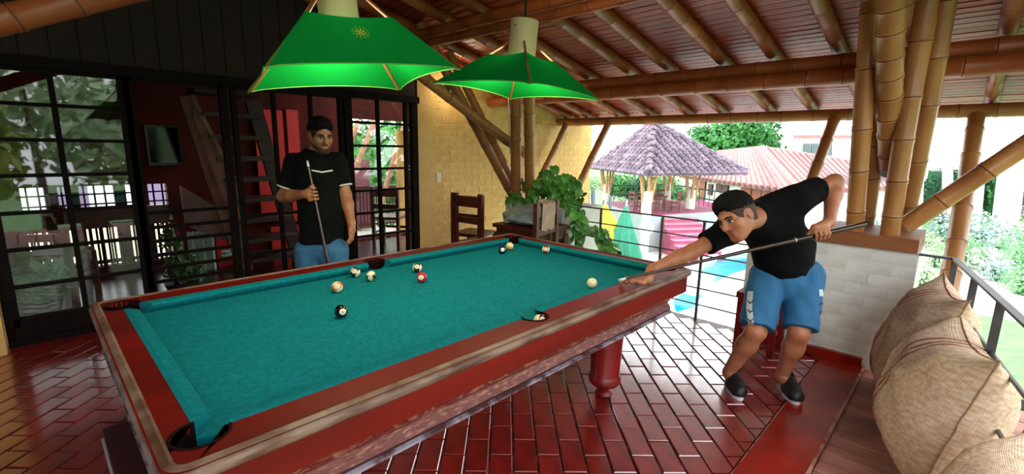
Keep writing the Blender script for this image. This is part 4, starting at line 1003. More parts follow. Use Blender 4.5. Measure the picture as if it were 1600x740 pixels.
def ball(px, lab, col, stripe, num, face, roll=0, loc=None):
    P = onz(px, ZB + BR) if loc is None else loc
    me = bpy.data.meshes.new('billiard_ball'); me.from_pydata(ballmb.v, [], ballmb.f); me.materials.append(ball_mat('ball_' + (num or 'cue'), col, stripe) if col else mat('cue_ball_ivory', '#e2d3a6', .12, coat=.5))
    me.polygons.foreach_set('use_smooth', [True] * len(me.polygons))
    o = bpy.data.objects.new('billiard_ball', me); COL.objects.link(o); o.location = P
    # +X of the ball carries the number; face: world direction
    f_ = Vector(face).normalized(); q = f_.to_track_quat('X', 'Z'); o.rotation_mode = 'QUATERNION'
    from mathutils import Quaternion
    o.rotation_quaternion = q @ Quaternion((1, 0, 0), roll)
    tag(o, lab, 'ball', 'pool balls on the table')
    if num:
        tm = text_mesh(num, .017); tm.materials.append(numm); t = bpy.data.objects.new('number', tm); COL.objects.link(t); t.parent = o; t.location = (BR * .985, 0, 0); t.rotation_euler = (PI / 2, 0, PI / 2)
    return o
tocam = lambda px, dx=0, dz=0: Vector((-FWD[0], -FWD[1], .25)) + Vector((FWD[1], -FWD[0], 0)) * dx + Vector((0, 0, dz))
ball((533, 486), 'black eight ball lying alone near the middle of the cloth', '#060606', False, '8', tocam(0, .75), .2)
ball((527, 448), 'orange striped ball between the black ball and the far cushion', '#d8701c', True, '13', tocam(0, .3, .2), .6)
ball((555, 425), 'white ball with a dark stripe, nearest the far side pocket', '#10161c', True, '10', tocam(0, .1, .3), 1.1)
ball((580, 431), 'cream ball with a dark green stripe below the far side pocket', '#123a1e', True, '14', tocam(0, .1, -.5), .1)
ball((652, 418), 'white ball with a maroon stripe touching the crimson ball', '#3a0a10', True, '15', tocam(0, .1, .3), 1.45)
ball((659, 433), 'plain crimson ball touching the maroon striped ball', '#c2122e', False, '3', tocam(0, 0, 0), 0)
ball((785, 390), 'dark purple ball beside the far corner pocket', '#1a1034', False, '4', tocam(0, .1, 0), .2)
ball((796.5, 384), 'yellow ball at the mouth of the far corner pocket', '#e2b13c', True, '9', tocam(0, .3, .4), 1.2)
ball((853, 389.5), 'red striped ball near the end cushion', '#a01218', True, '11', tocam(0, -.1, 0), 1.4)
ball((925, 442), 'plain ivory cue ball in front of the bridge hand', None, False, None, (1, 0, 0))
ball(None, 'maroon ball resting in the near side pocket', '#4a0f16', True, '7', tocam(0, .5, .3), 1.2, (MX + .022, IY0 - .034, ZT - .022))

# ================================================================== LAMPS
def shade_mat(name, col):
    m = bpy.data.materials.new(name); m.use_nodes = True; nt = m.node_tree; nt.nodes.clear(); out = nt.nodes.new('ShaderNodeOutputMaterial')
    d = nt.nodes.new('ShaderNodeBsdfDiffuse'); t = nt.nodes.new('ShaderNodeBsdfTranslucent'); mx = nt.nodes.new('ShaderNodeMixShader'); mx.inputs[0].default_value = .03
    c = (*lin(col), 1); d.inputs[0].default_value = c; t.inputs[0].default_value = c
    n = nt.nodes.new('ShaderNodeTexNoise'); n.inputs['Scale'].default_value = 220; bp = nt.nodes.new('ShaderNodeBump'); bp.inputs['Strength'].default_value = .2; bp.inputs['Distance'].default_value = .004
    nt.links.new(n.outputs[0], bp.inputs['Height']); nt.links.new(bp.outputs[0], d.inputs['Normal'])
    nt.links.new(d.outputs[0], mx.inputs[1]); nt.links.new(t.outputs[0], mx.inputs[2]); nt.links.new(mx.outputs[0], out.inputs[0]); return m
shade_m = shade_mat('green_lampshade', '#0a6e2a')
stick_m = mat('lamp_stick', '#8a5a34', .5, '#6b3f20', 9); tube_m = mat('lamp_tube', '#b9a77a', .6, '#a8966a', 5.0, .15, 40)
bulb_m = mat('bulb_glow', '#fff2d0', .4, emit=('#fff0c8', 14.0))
def rotq(yaw, ax, ay): return Matrix.Rotation(ax, 3, 'X') @ Matrix.Rotation(ay, 3, 'Y') @ Matrix.Rotation(yaw, 3, 'Z')
def pool_lamp(lab, c, yaw, ax, ay, s, st, h, tube_h, emblem=None, watts=20, group='green pool table lamps'):
    c = Vector(c); Q = rotq(yaw, ax, ay); L = tag(empty('pendant_lamp', tuple(c)), lab, 'lamp', group)
    W = lambda v: c + Q @ Vector(v)
    cb = [Vector((math.cos(PI / 4 + i * PI / 2), math.sin(PI / 4 + i * PI / 2), 0)) * s / math.sqrt(2) for i in range(4)]
    ct = [Vector((math.cos(PI / 4 + i * PI / 2), math.sin(PI / 4 + i * PI / 2), 0)) * st / math.sqrt(2) + Vector((0, 0, h)) for i in range(4)]
    for i in range(4):
        a, b, e, d = cb[i], cb[(i + 1) % 4], ct[(i + 1) % 4], ct[i]; nu, nv = 16, 8; vs = []; fs = []
        for iv in range(nv + 1):
            v_ = iv / nv
            for iu in range(nu + 1):
                u_ = iu / nu; p = (a.lerp(b, u_)).lerp(d.lerp(e, u_), v_)
                arch = 4 * u_ * (1 - u_); mid = Vector((p.x, p.y, 0)); 
                p = p - mid.normalized() * .022 * arch * (1 - .5 * v_) + Vector((0, 0, .022 * arch ** .6 * (1 - v_))) - Vector((0, 0, .008 * arch * v_))
                vs.append(W(p))
        for iv in range(nv):
            for iu in range(nu):
                k = iv * (nu + 1) + iu; fs.append((k, k + 1, k + nu + 2, k + nu + 1))
        m_ = MB(); m_.add(vs, fs); build(m_, 'shade_panel', shade_m, L, True)
        m_ = MB(); m_.tube([W(p) for p in [vs and a.lerp(b, k / 16) - Vector(((a.lerp(b, k / 16)).x, (a.lerp(b, k / 16)).y, 0)).normalized() * .022 * 4 * k / 16 * (1 - k / 16) + Vector((0, 0, .022 * (4 * k / 16 * (1 - k / 16)) ** .6)) for k in range(17)]], .0025, 5)
        build(m_, 'hem', mat('hem_green', '#5f8f3a', .8), L)
    # hip sticks run from the tube down inside the shade to the corners
    for i in range(4):
        dv = (ct[i] - cb[i]); top = cb[i] + dv * 1.55; top = Vector((max(-.075, min(.075, top.x)), max(-.075, min(.075, top.y)), top.z))
        m_ = MB(); m_.tube([W(cb[i] * .97 + Vector((0, 0, .004))), W(Vector((ct[i].x * .93, ct[i].y * .93, ct[i].z))), W(top)], .007, 6); build(m_, 'stick', stick_m, L, True)
    zb_ = h - .005
    m_ = MB(); m_.lathe([(.078, zb_), (.078, zb_ + tube_h), (.07, zb_ + tube_h), (.07, zb_ + .01)], tuple(c), 28, M=Q); build(m_, 'neck_tube', tube_m, L, True)
    zc = zb_ + tube_h; topz = rafz(c.x) - .1
    m_ = MB(); m_.tube([W((0, 0, h * .7)), W((0, 0, zc + .05)), (W((0, 0, zc + .3)).x, W((0, 0, zc + .3)).y, topz)], .006, 6); build(m_, 'cord', black_m, L)
    m_ = MB(); m_.tube([W((-.08, 0, zc - .04)), W((.08, 0, zc - .04))], .006, 6); build(m_, 'cross_pin', stick_m, L)
    m_ = MB(); m_.ball(tuple(W((0, 0, h * .8))), .03, 16, 10, (1, 1, 1.25)); bl = build(m_, 'bulb', bulb_m, L, True)
    m_ = MB(); m_.lathe([(.02, 0), (.02, .06)], tuple(W((0, 0, h * .8 + .025))), 12); build(m_, 'socket', black_m, bl)
    ld = bpy.data.lights.new('lamp_light', 'POINT'); ld.energy = watts; ld.color = (1, .92, .62); ld.shadow_soft_size = .04
    lo = bpy.data.objects.new('lamp_light', ld); COL.objects.link(lo); lo.parent = L; lo.location = Q @ Vector((0, 0, h * .8 - .06))
    if emblem is not None:
        m_ = MB(); rnd = random.Random(4)
        i, u0, v0 = emblem; a, b, e, d = cb[i], cb[(i + 1) % 4], ct[(i + 1) % 4], ct[i]
        U = (b - a).normalized(); Vv = ((d + e) / 2 - (a + b) / 2).normalized(); N = U.cross(Vv)
        if N.dot(Vector(((a + b) / 2).to_tuple())) < 0: N = -N
        ctr = a.lerp(b, u0).lerp(d.lerp(e, u0), v0); arch = 4 * u0 * (1 - u0)
        ctr = ctr - Vector((ctr.x, ctr.y, 0)).normalized() * .018 * arch * (1 - .5 * v0) + N * .012
        for rr, n_ in ((0, 1), (.008, 5), (.015, 8), (.022, 10), (.03, 12)):
            for q in range(n_):
                th = 2 * PI * q / n_ + rr * 30; p = ctr + (U * math.cos(th) + Vv * math.sin(th)) * rr
                sz = .0024 if rr < .02 else .0017
                m_.add([W(p + (U * x + Vv * y) * sz) for x, y in ((-1, -1), (1, -1), (1, 1), (-1, 1))], [(0, 1, 2, 3)])
        build(m_, 'emblem', mat('emblem_yellow', '#d8c83a', .6), L)
    return L
l1 = pool_lamp('green cloth pyramid lamp bearing a yellow dotted emblem', (0.985, 1.927, 1.758), 2.914, -.045, -.083, .70, .324, .225, .2, (0, .52, .62), 28)
l2 = pool_lamp('green cloth pyramid lamp with a hanging pull cord', (2.017, 1.926, 1.806), 3.229, .062, .04, .70, .274, .193, .2, None, 28)
m_ = MB(); p = Vector(at((794, 152), 2.72)); m_.tube([p, Vector(at((797, 240), 2.68))], .0025, 5); build(m_, 'pull_cord', black_m, l2)
# warm wall lamp high on the yellow wall, behind the green shades
wl = tag(empty('wall_lamp', (3.75, YW - .12, 2.14)), 'small warm wall lamp high on the yellow wall behind the lampshades', 'lamp')
m_ = MB(); m_.lathe([(.05, 0), (.05, .02), (.02, .03), (.02, .08)], (3.75, YW - .03, 2.2), 14, M=Matrix.Rotation(PI / 2, 3, 'X')); build(m_, 'wall_plate', black_m, wl)
m_ = MB(); m_.ball((3.75, YW - .14, 2.2), .035, 14, 8); build(m_, 'bulb', bulb_m, wl, True)
ld = bpy.data.lights.new('wall_lamp_light', 'POINT'); ld.energy = 6; ld.color = (1, .8, .5); ld.shadow_soft_size = .05
lo = bpy.data.objects.new('wall_lamp_light', ld); COL.objects.link(lo); lo.parent = wl; lo.location = (0, -.12, .06)

# ================================================================== SACKS
def burlap(name, stripes):
    m = bpy.data.materials.new(name); m.use_nodes = True; nt = m.node_tree; b = nt.nodes['Principled BSDF']; b.inputs['Roughness'].default_value = .9; b.inputs['Specular IOR Level'].default_value = .1
    tc = nt.nodes.new('ShaderNodeTexCoord')
    n = nt.nodes.new('ShaderNodeTexNoise'); n.inputs['Scale'].default_value = 40; n.inputs['Detail'].default_value = 5; nt.links.new(tc.outputs['UV'], n.inputs[0])
    r = nt.nodes.new('ShaderNodeValToRGB'); r.color_ramp.elements[0].color = (*lin('#bb9d84'), 1); r.color_ramp.elements[1].color = (*lin('#ddc5ae'), 1)
    r.color_ramp.elements[0].position = .35; r.color_ramp.elements[1].position = .65; nt.links.new(n.outputs[0], r.inputs[0])
    col = r.outputs[0]; sx = nt.nodes.new('ShaderNodeSeparateXYZ'); nt.links.new(tc.outputs['UV'], sx.inputs[0])
    def mth(op, a, bb):
        n_ = nt.nodes.new('ShaderNodeMath'); n_.operation = op
        for i, q in enumerate((a, bb)):
            if isinstance(q, (int, float)): n_.inputs[i].default_value = q
            elif q is not None: nt.links.new(q, n_.inputs[i])
        return n_.outputs[0]
    acc = None
    for s in stripes:
        q = mth('LESS_THAN', mth('ABSOLUTE', mth('SUBTRACT', sx.outputs[0], s), None), .012); acc = q if acc is None else mth('MAXIMUM', acc, q)
    if acc is not None:
        mx = nt.nodes.new('ShaderNodeMix'); mx.data_type = 'RGBA'; nt.links.new(mth('MULTIPLY', acc, .8), mx.inputs[0]); nt.links.new(col, mx.inputs[6]); mx.inputs[7].default_value = (*lin('#8e3a34'), 1); col = mx.outputs[2]
    nt.links.new(col, b.inputs['Base Color'])
    wv = nt.nodes.new('ShaderNodeTexWave'); wv.inputs['Scale'].default_value = 38; wv.bands_direction = 'X'; wv2 = nt.nodes.new('ShaderNodeTexWave'); wv2.inputs['Scale'].default_value = 48; wv2.bands_direction = 'Y'
    nt.links.new(tc.outputs['UV'], wv.inputs[0]); nt.links.new(tc.outputs['UV'], wv2.inputs[0])
    h = mth('ADD', mth('ADD', wv.outputs['Fac'], wv2.outputs['Fac']), mth('MULTIPLY', n.outputs[0], 2.0))
    bp = nt.nodes.new('ShaderNodeBump'); bp.inputs['Strength'].default_value = .35; bp.inputs['Distance'].default_value = .004; nt.links.new(h, bp.inputs['Height']); nt.links.new(bp.outputs[0], b.inputs['Normal'])
    return m
def sack(lab, c, U, V, N, w, h, t, m, seed, lean=0, fat=.62):
    c, U, V, N = Vector(c), Vector(U).normalized(), Vector(V).normalized(), Vector(N).normalized(); n = 40
    rnd = random.Random(seed); ph = [rnd.uniform(0, 6) for _ in range(6)]
    vs = []; uv = []; fs = []
    def P(a, b, sgn):
        k = max(0, (1 - abs(a) ** 2.6)) ** fat * max(0, (1 - abs(b) ** 2.8)) ** fat
        pinch = 1 - .07 * (1 - abs(a) ** 2) * (abs(b) ** 3); pinch2 = 1 - .09 * (1 - abs(b) ** 2) * (abs(a) ** 3)
        sag = -.04 * (1 - a * a) * (1 if b > 0 else 0) * b
        bot = 1.0 + .16 * max(0, -b) * (1 - abs(b))
        wr = .012 * math.sin(7 * a + ph[0] + 3 * b) * math.sin(6 * b + ph[1]) + .005 * math.sin(19 * a + ph[2]) * math.sin(15 * b + ph[3])
        wr += .018 * max(0, b - .55) * math.sin(22 * a + ph[4])
        return c + U * (a * w / 2 * pinch2) + V * (b * h / 2 * pinch + sag) + N * (sgn * (t / 2 * k * bot + wr * k))
    for sgn in (1, -1):
        o_ = len(vs)
        for i in range(n + 1):
            for j in range(n + 1):
                a = math.sin((i / n * 2 - 1) * PI / 2); b = math.sin((j / n * 2 - 1) * PI / 2); vs.append(P(a, b, sgn)); uv.append(((a + 1) / 2, (b + 1) / 2))
        for i in range(n):
            for j in range(n):
                k = o_ + i * (n + 1) + j; q = (k, k + n + 1, k + n + 2, k + 1); fs.append(q if sgn > 0 else tuple(reversed(q)))
    lo = min(v.z for v in vs); dz = max(0, .004 - lo) if lo < .004 else -(lo - .004)
    vs = [v + Vector((0, 0, dz)) for v in vs]
    r = tag(empty('burlap_sack', (c.x, c.y, 0)), lab, 'sack')
    body = mkobj('bag', vs, fs, m, None, r, True); ul = body.data.uv_layers.new(name='UVMap')
    for lp in body.data.loops: ul.data[lp.index].uv = uv[lp.vertex_index]
    # seam cord round the edge, stitched top
    sm = MB(); ed = []
    for k in range(80):
        tt = k / 20; sde = int(tt); f_ = (tt - sde) * 2 - 1
        a, b = ((f_, 1), (1, -f_), (-f_, -1), (-1, f_))[sde]; ed.append(P(a, b, 1) + Vector((0, 0, dz)) + (U * a + V * b) * .003 + N * random.uniform(-.004, .004))
    sm.tube(ed + [ed[0]], [random.uniform(.003, .005) for _ in ed] + [.004], 6); build(sm, 'seam', mat('seam_cord', '#c0a38a', .9, '#a5876c', 30), r, True)
    return r
T_ = Vector((-.985, -.17, 0)); NN = Vector((-.17, .985, 0))
bur3 = burlap('burlap_striped', (.72, .77, .82)); bur2 = burlap('burlap_striped_b', (.13, .18, .24)); bur0 = burlap('burlap_plain', ())
def rail_sack(lab, xc, w, h, t, m, seed, out=.16, extra=0, fat=.62):
    s = (XR - xc) / .985; base = Vector((XR, 0, 0)) + T_ * s
    V = (-NN * out + Vector((0, 0, math.sqrt(max(.01, 1 - out * out))))); N = NN * V.z + Vector((0, 0, 1)) * out
    c = base + NN * (out * h / 2 + .05 + extra) + Vector((0, 0, h * V.z / 2))
    return sack(lab, c, T_, V, N, w, h, t, m, seed, fat=fat)
rail_sack('burlap sack with three red stripes leaning on the railing, next to the white wall', 3.6, .70, .80, .40, burlap('burlap_striped_a', (.38, .44, .50)), 2, .22)
rail_sack('burlap sack with three red stripes, between the other two sacks', 2.97, .76, .72, .44, burlap('burlap_striped_b', (.47, .53, .59)), 3, .22, .01)
rail_sack('plain brown burlap sack with no stripes', 2.2, .66, .5, .4, burlap('burlap_brown', ()), 4, .3, -.08)

# ================================================================== CORNER: table, chairs, bag, plant
ct = tag(empty('side_table', (3.72, 3.32, 0)), 'small dark wooden table in the corner beneath the plastic bag', 'table')
m_ = MB(); m_.box((3.72, 3.32, .675), (.56, .62, .04)); build(m_, 'table_top', chairwood, ct)
m_ = MB(); m_.box((3.72, 3.32, .6), (.5, .56, .1)); build(m_, 'apron', chairwood, ct)
for a_, b_ in ((-1, -1), (1, -1), (1, 1), (-1, 1)):
    m_ = MB(); m_.box((3.72 + a_ * .24, 3.32 + b_ * .27, .3), (.055, .055, .6)); build(m_, 'leg', chairwood, ct)
wood_chair('wooden_chair', 'dark wooden chair against the yellow wall below the switch', (3.82, 4.36, 0), PI / 2 + .3, chairwood, .95, 1.0)
wood_chair('wooden_chair', 'dark wooden chair at the corner table nearer the glass window', (3.46, 3.86, 0), PI / 2 + .1, chairwood, 1.0, 1.0)
ch = wood_chair('wooden_chair', 'dark wooden chair with a pale cloth over its back, beside the plant', (3.57, 2.78, 0), PI + 3.3, chairwood, .98, 1.0)
m_ = MB(); pts = []
mm = ch.rotation_euler.to_matrix()
for iu in range(9):
    for sd_i, (yy, z) in enumerate(((.16, .70), (.155, .97), (.215, .985), (.215, .72))):
        pts.append(Vector((-.12 + .24 * iu / 8, yy + .004 * math.sin(iu * 2.1), z + .01 * math.sin(iu * 1.7))))
vs = [mm @ p + Vector((3.57, 2.78, 0)) for p in pts]; fs = [(4 * i + j, 4 * i + j + 1, 4 * (i + 1) + j + 1, 4 * (i + 1) + j) for i in range(8) for j in range(3)]
m_.add(vs, fs); tag(build(m_, 'cloth', mat('pale_cloth', '#b49a86', .9, '#a08670', 10), None, True), 'pale cloth draped over the chair beside the plant', 'cloth')
# plastic bag: crumpled pillow
vs = []; fs = []; n = 28; rnd = random.Random(9)
for j in range(n + 1):
    th = -PI / 2 + PI * j / n
    for k in range(2 * n):
        a = 2 * PI * k / (2 * n); d = Vector((math.cos(th) * math.cos(a), math.cos(th) * math.sin(a), math.sin(th)))
        cr = 1 + .07 * math.sin(6 * d.x + 5 * d.z + 1) * math.sin(7 * d.y) + .05 * math.sin(13 * d.x + 9 * d.y + 4) + .035 * abs(math.sin(17 * d.y + 11 * d.z))
        p = Vector((d.x * .24, d.y * .30, d.z * .125)) * cr
        if d.z < 0: p.z *= .55
        vs.append(p + Vector((3.68, 3.3, .765)))
for j in range(n):
    for k in range(2 * n): fs.append((j * 2 * n + k, j * 2 * n + (k + 1) % (2 * n), (j + 1) * 2 * n + (k + 1) % (2 * n), (j + 1) * 2 * n + k))
o = mkobj('plastic_bag', vs, fs, mat('bag_plastic', '#93a5a5', .28, '#6f8484', 9.0, .6, 18, spec=.8), None, None, True)
tag(o, 'crumpled grey blue plastic bag lying on the corner table', 'bag')
lo_ = min(v[2] for v in vs); o.location.z += .696 - lo_ - (o.location.z - o.location.z); 
m_ = MB(); m_.lathe([(.08, 0), (.09, .12), (.085, .12)], (3.82, 3.92, .0), 14)
# pale paper cup on the table edge
m_ = MB(); m_.lathe([(.05, 0), (.06, .07), (.055, .07), (.045, .008)], (3.62, 3.57, .696), 16); tag(build(m_, 'paper_bowl', mat('paper_white', '#cfc8bc', .7), None, True), 'small pale paper bowl on the corner table', 'bowl')
m_ = MB(); P = (3.72, 3.2); m_.lathe([(.09, 0), (.11, .22), (.105, .22), (.08, .01)], (P[0], P[1], 0), 18); tag(build(m_, 'bucket', mat('bucket_mint', '#7fae94', .5), None, True), 'small mint green bucket under the corner table', 'bucket')
# plant pot and trailing vine
plant = tag(empty('potted_vine', (4.3, 3.25, .86)), 'trailing heart leaved vine in a red pot on the corner wall', 'plant')
m_ = MB(); m_.lathe([(.11, 0), (.15, .2), (.165, .2), (.165, .24), (.14, .24), (.13, .19)], (4.25, 3.3, .86), 22); build(m_, 'pot', mat('pot_red', '#8d1d18', .5, '#6d1412', 5), plant, True)
vine_m = mat('vine_stem', '#4f6a2a', .6); vleaf = vary(mat('vine_leaf', '#57923a', .35, '#3a7028', 10, spec=.5), .45)
# heart shaped leaf, 14 triangles
hp = [(0, -.05), (.028, -.058), (.05, -.035), (.054, 0), (.04, .035), (.018, .062), (0, .085), (-.018, .062), (-.04, .035), (-.054, 0), (-.05, -.035), (-.028, -.058)]
lv = [(x, y, .010 * (abs(x) / .05) - .02 * max(0, y / .08) ** 2) for x, y in hp] + [(0, 0, 0)]
lme = bpy.data.meshes.new('leaf'); lme.from_pydata(lv, [], [(k, (k + 1) % 12, 12) for k in range(12)]); lme.materials.append(vleaf)
def leafat(P, rnd, sc=1.0):
    nrm = Vector((-FWD[0], -FWD[1], .5)) + Vector((rnd.uniform(-.8, .8), rnd.uniform(-.8, .8), rnd.uniform(-.5, .8))); dn = Vector((rnd.uniform(-.6, .6), rnd.uniform(-.6, .6), -1))
    nrm.normalize(); x = dn.cross(nrm).normalized(); y = nrm.cross(x).normalized(); M = Matrix.Identity(4); s = sc * rnd.uniform(.6, 1.1)
    if y.z > 0: y = -y; x = -x
    for q in range(3): M[q][0] = x[q] * s; M[q][1] = y[q] * s; M[q][2] = nrm[q] * s; M[q][3] = P[q]
    o = bpy.data.objects.new('leaf', lme); COL.objects.link(o); o.parent = plant; o.matrix_parent_inverse = Matrix.Translation(-wt(plant)); o.matrix_basis = M
rnd = random.Random(12)
trails = [[(862, 305), (835, 292), (808, 298), (796, 315)], [(862, 300), (855, 284), (880, 282), (903, 296)], [(862, 300), (850, 276), (866, 272)], [(870, 300), (892, 285), (905, 300), (908, 345), (906, 395), (903, 412)],
          [(870, 300), (898, 300), (900, 340), (897, 372)], [(870, 305), (890, 305), (893, 330), (915, 360), (938, 372), (948, 360), (952, 390), (962, 392)], [(862, 305), (842, 300), (822, 312), (805, 322)], [(866, 305), (888, 315), (885, 345), (880, 365)], [(860, 300), (848, 290), (828, 300)], [(868, 296), (885, 292), (897, 315)]]
for ti, tr in enumerate(trails):
    pts = [Vector(onx(p, 4.12 + .16 * math.cos(1.5 * ti + .7 * i) * (1 if i < 2 else .25) - (.06 if i >= 2 else 0))) for i, p in enumerate(tr)]
    fine = []
    for i in range(len(pts) - 1):
        for k in range(8): fine.append(pts[i].lerp(pts[i + 1], k / 8))
    fine.append(pts[-1]); m_ = MB(); m_.tube(fine, .005, 5); build(m_, 'stem', vine_m, plant)
    for k, P in enumerate(fine):
        for _ in range(1): leafat(P + Vector((rnd.uniform(-.05, .03), rnd.uniform(-.06, .06), rnd.uniform(-.05, .05))), rnd, 1.0)
for k in range(26):
    P = Vector(onx((rnd.uniform(815, 895), rnd.uniform(278, 298)), 4.1 + rnd.uniform(-.1, .2))); leafat(P, rnd, 1.05)
# interior plant seen through the bars
ip = tag(empty('potted_plant', tuple(ony((280, 440), 5.5) * [1, 1, 0])), 'leafy plant in a dark pot behind the bars of the open frame', 'plant')
c = Vector(ony((283, 440), 5.5)); m_ = MB(); m_.lathe([(.1, 0), (.14, max(.12, c.z))], (c.x, c.y, 0), 16); build(m_, 'pot', mat('pot_dark', '#2b1210', .6), ip, True)
for i in range(3):
    px = (268, 283, 296)[i]; top = Vector(ony((px, (352, 370, 405)[i]), 5.5)); m_ = MB(); m_.tube([(c.x, c.y, c.z), c.lerp(top, .5) + Vector((.02, 0, 0)), top], .012, 6); build(m_, 'stem', vine_m, ip)
foliage('foliage', [(*ony((268, 385), 5.5), .09, .1, .28), (*ony((285, 415), 5.5), .17, .14, .17), (*ony((300, 432), 5.5), .14, .12, .1)], 260, .045, mat('indoor_leaf', '#3c5a26', .5, '#22381a', 9), ip, 33)
# small table and chairs glimpsed behind the glass door
wood_chair('dining_chair', 'wooden chair standing behind the glass door', (.1, 6.1, 0), 2.6, chairwood, .9, 1.0)
pt = tag(empty('low_planter', tuple(ony((60, 460), 5.4) * [1, 1, 0])), 'tall leafy plant standing behind the lowest door panes', 'plant')
c = Vector(ony((60, 470), 5.3)); m_ = MB(); m_.lathe([(.11, 0), (.15, max(.12, c.z))], (c.x, c.y, 0), 16); build(m_, 'pot', mat('pot_dark', '#2b1210', .6), pt, True)
foliage('foliage', [(c.x, c.y, c.z + .18, .22, .16, .2)], 120, .08, mat('indoor_leaf2', '#4f8a52', .5, '#2d5a34', 9), pt, 34)
m_ = MB(); m_.tube([(c.x, c.y, c.z - .02), (c.x, c.y, c.z + .3)], .015, 6); build(m_, 'stem', vine_m, pt)
# worn wooden stool beside the low wall, behind the player
st = tag(empty('wooden_stool', (3.8, 1.0, 0)), 'dark red wooden stool standing behind the bending player', 'stool')
m_ = MB(); m_.box((3.8, 1.0, .44), (.3, .3, .04)); build(m_, 'seat', mahog_f, st)
for a_, b_ in ((-1, -1), (1, -1), (1, 1), (-1, 1)):
    m_ = MB(); m_.box((3.8 + a_ * .12, 1.0 + b_ * .12, .21), (.04, .04, .42)); build(m_, 'leg', mahog_f, st)
for z in (.16, .3):
    
    for xx in (3.68, 3.92): m_ = MB(); m_.box((xx, 1.0, z), (.025, .24, .035)); build(m_, 'stretcher', mahog_f, st)
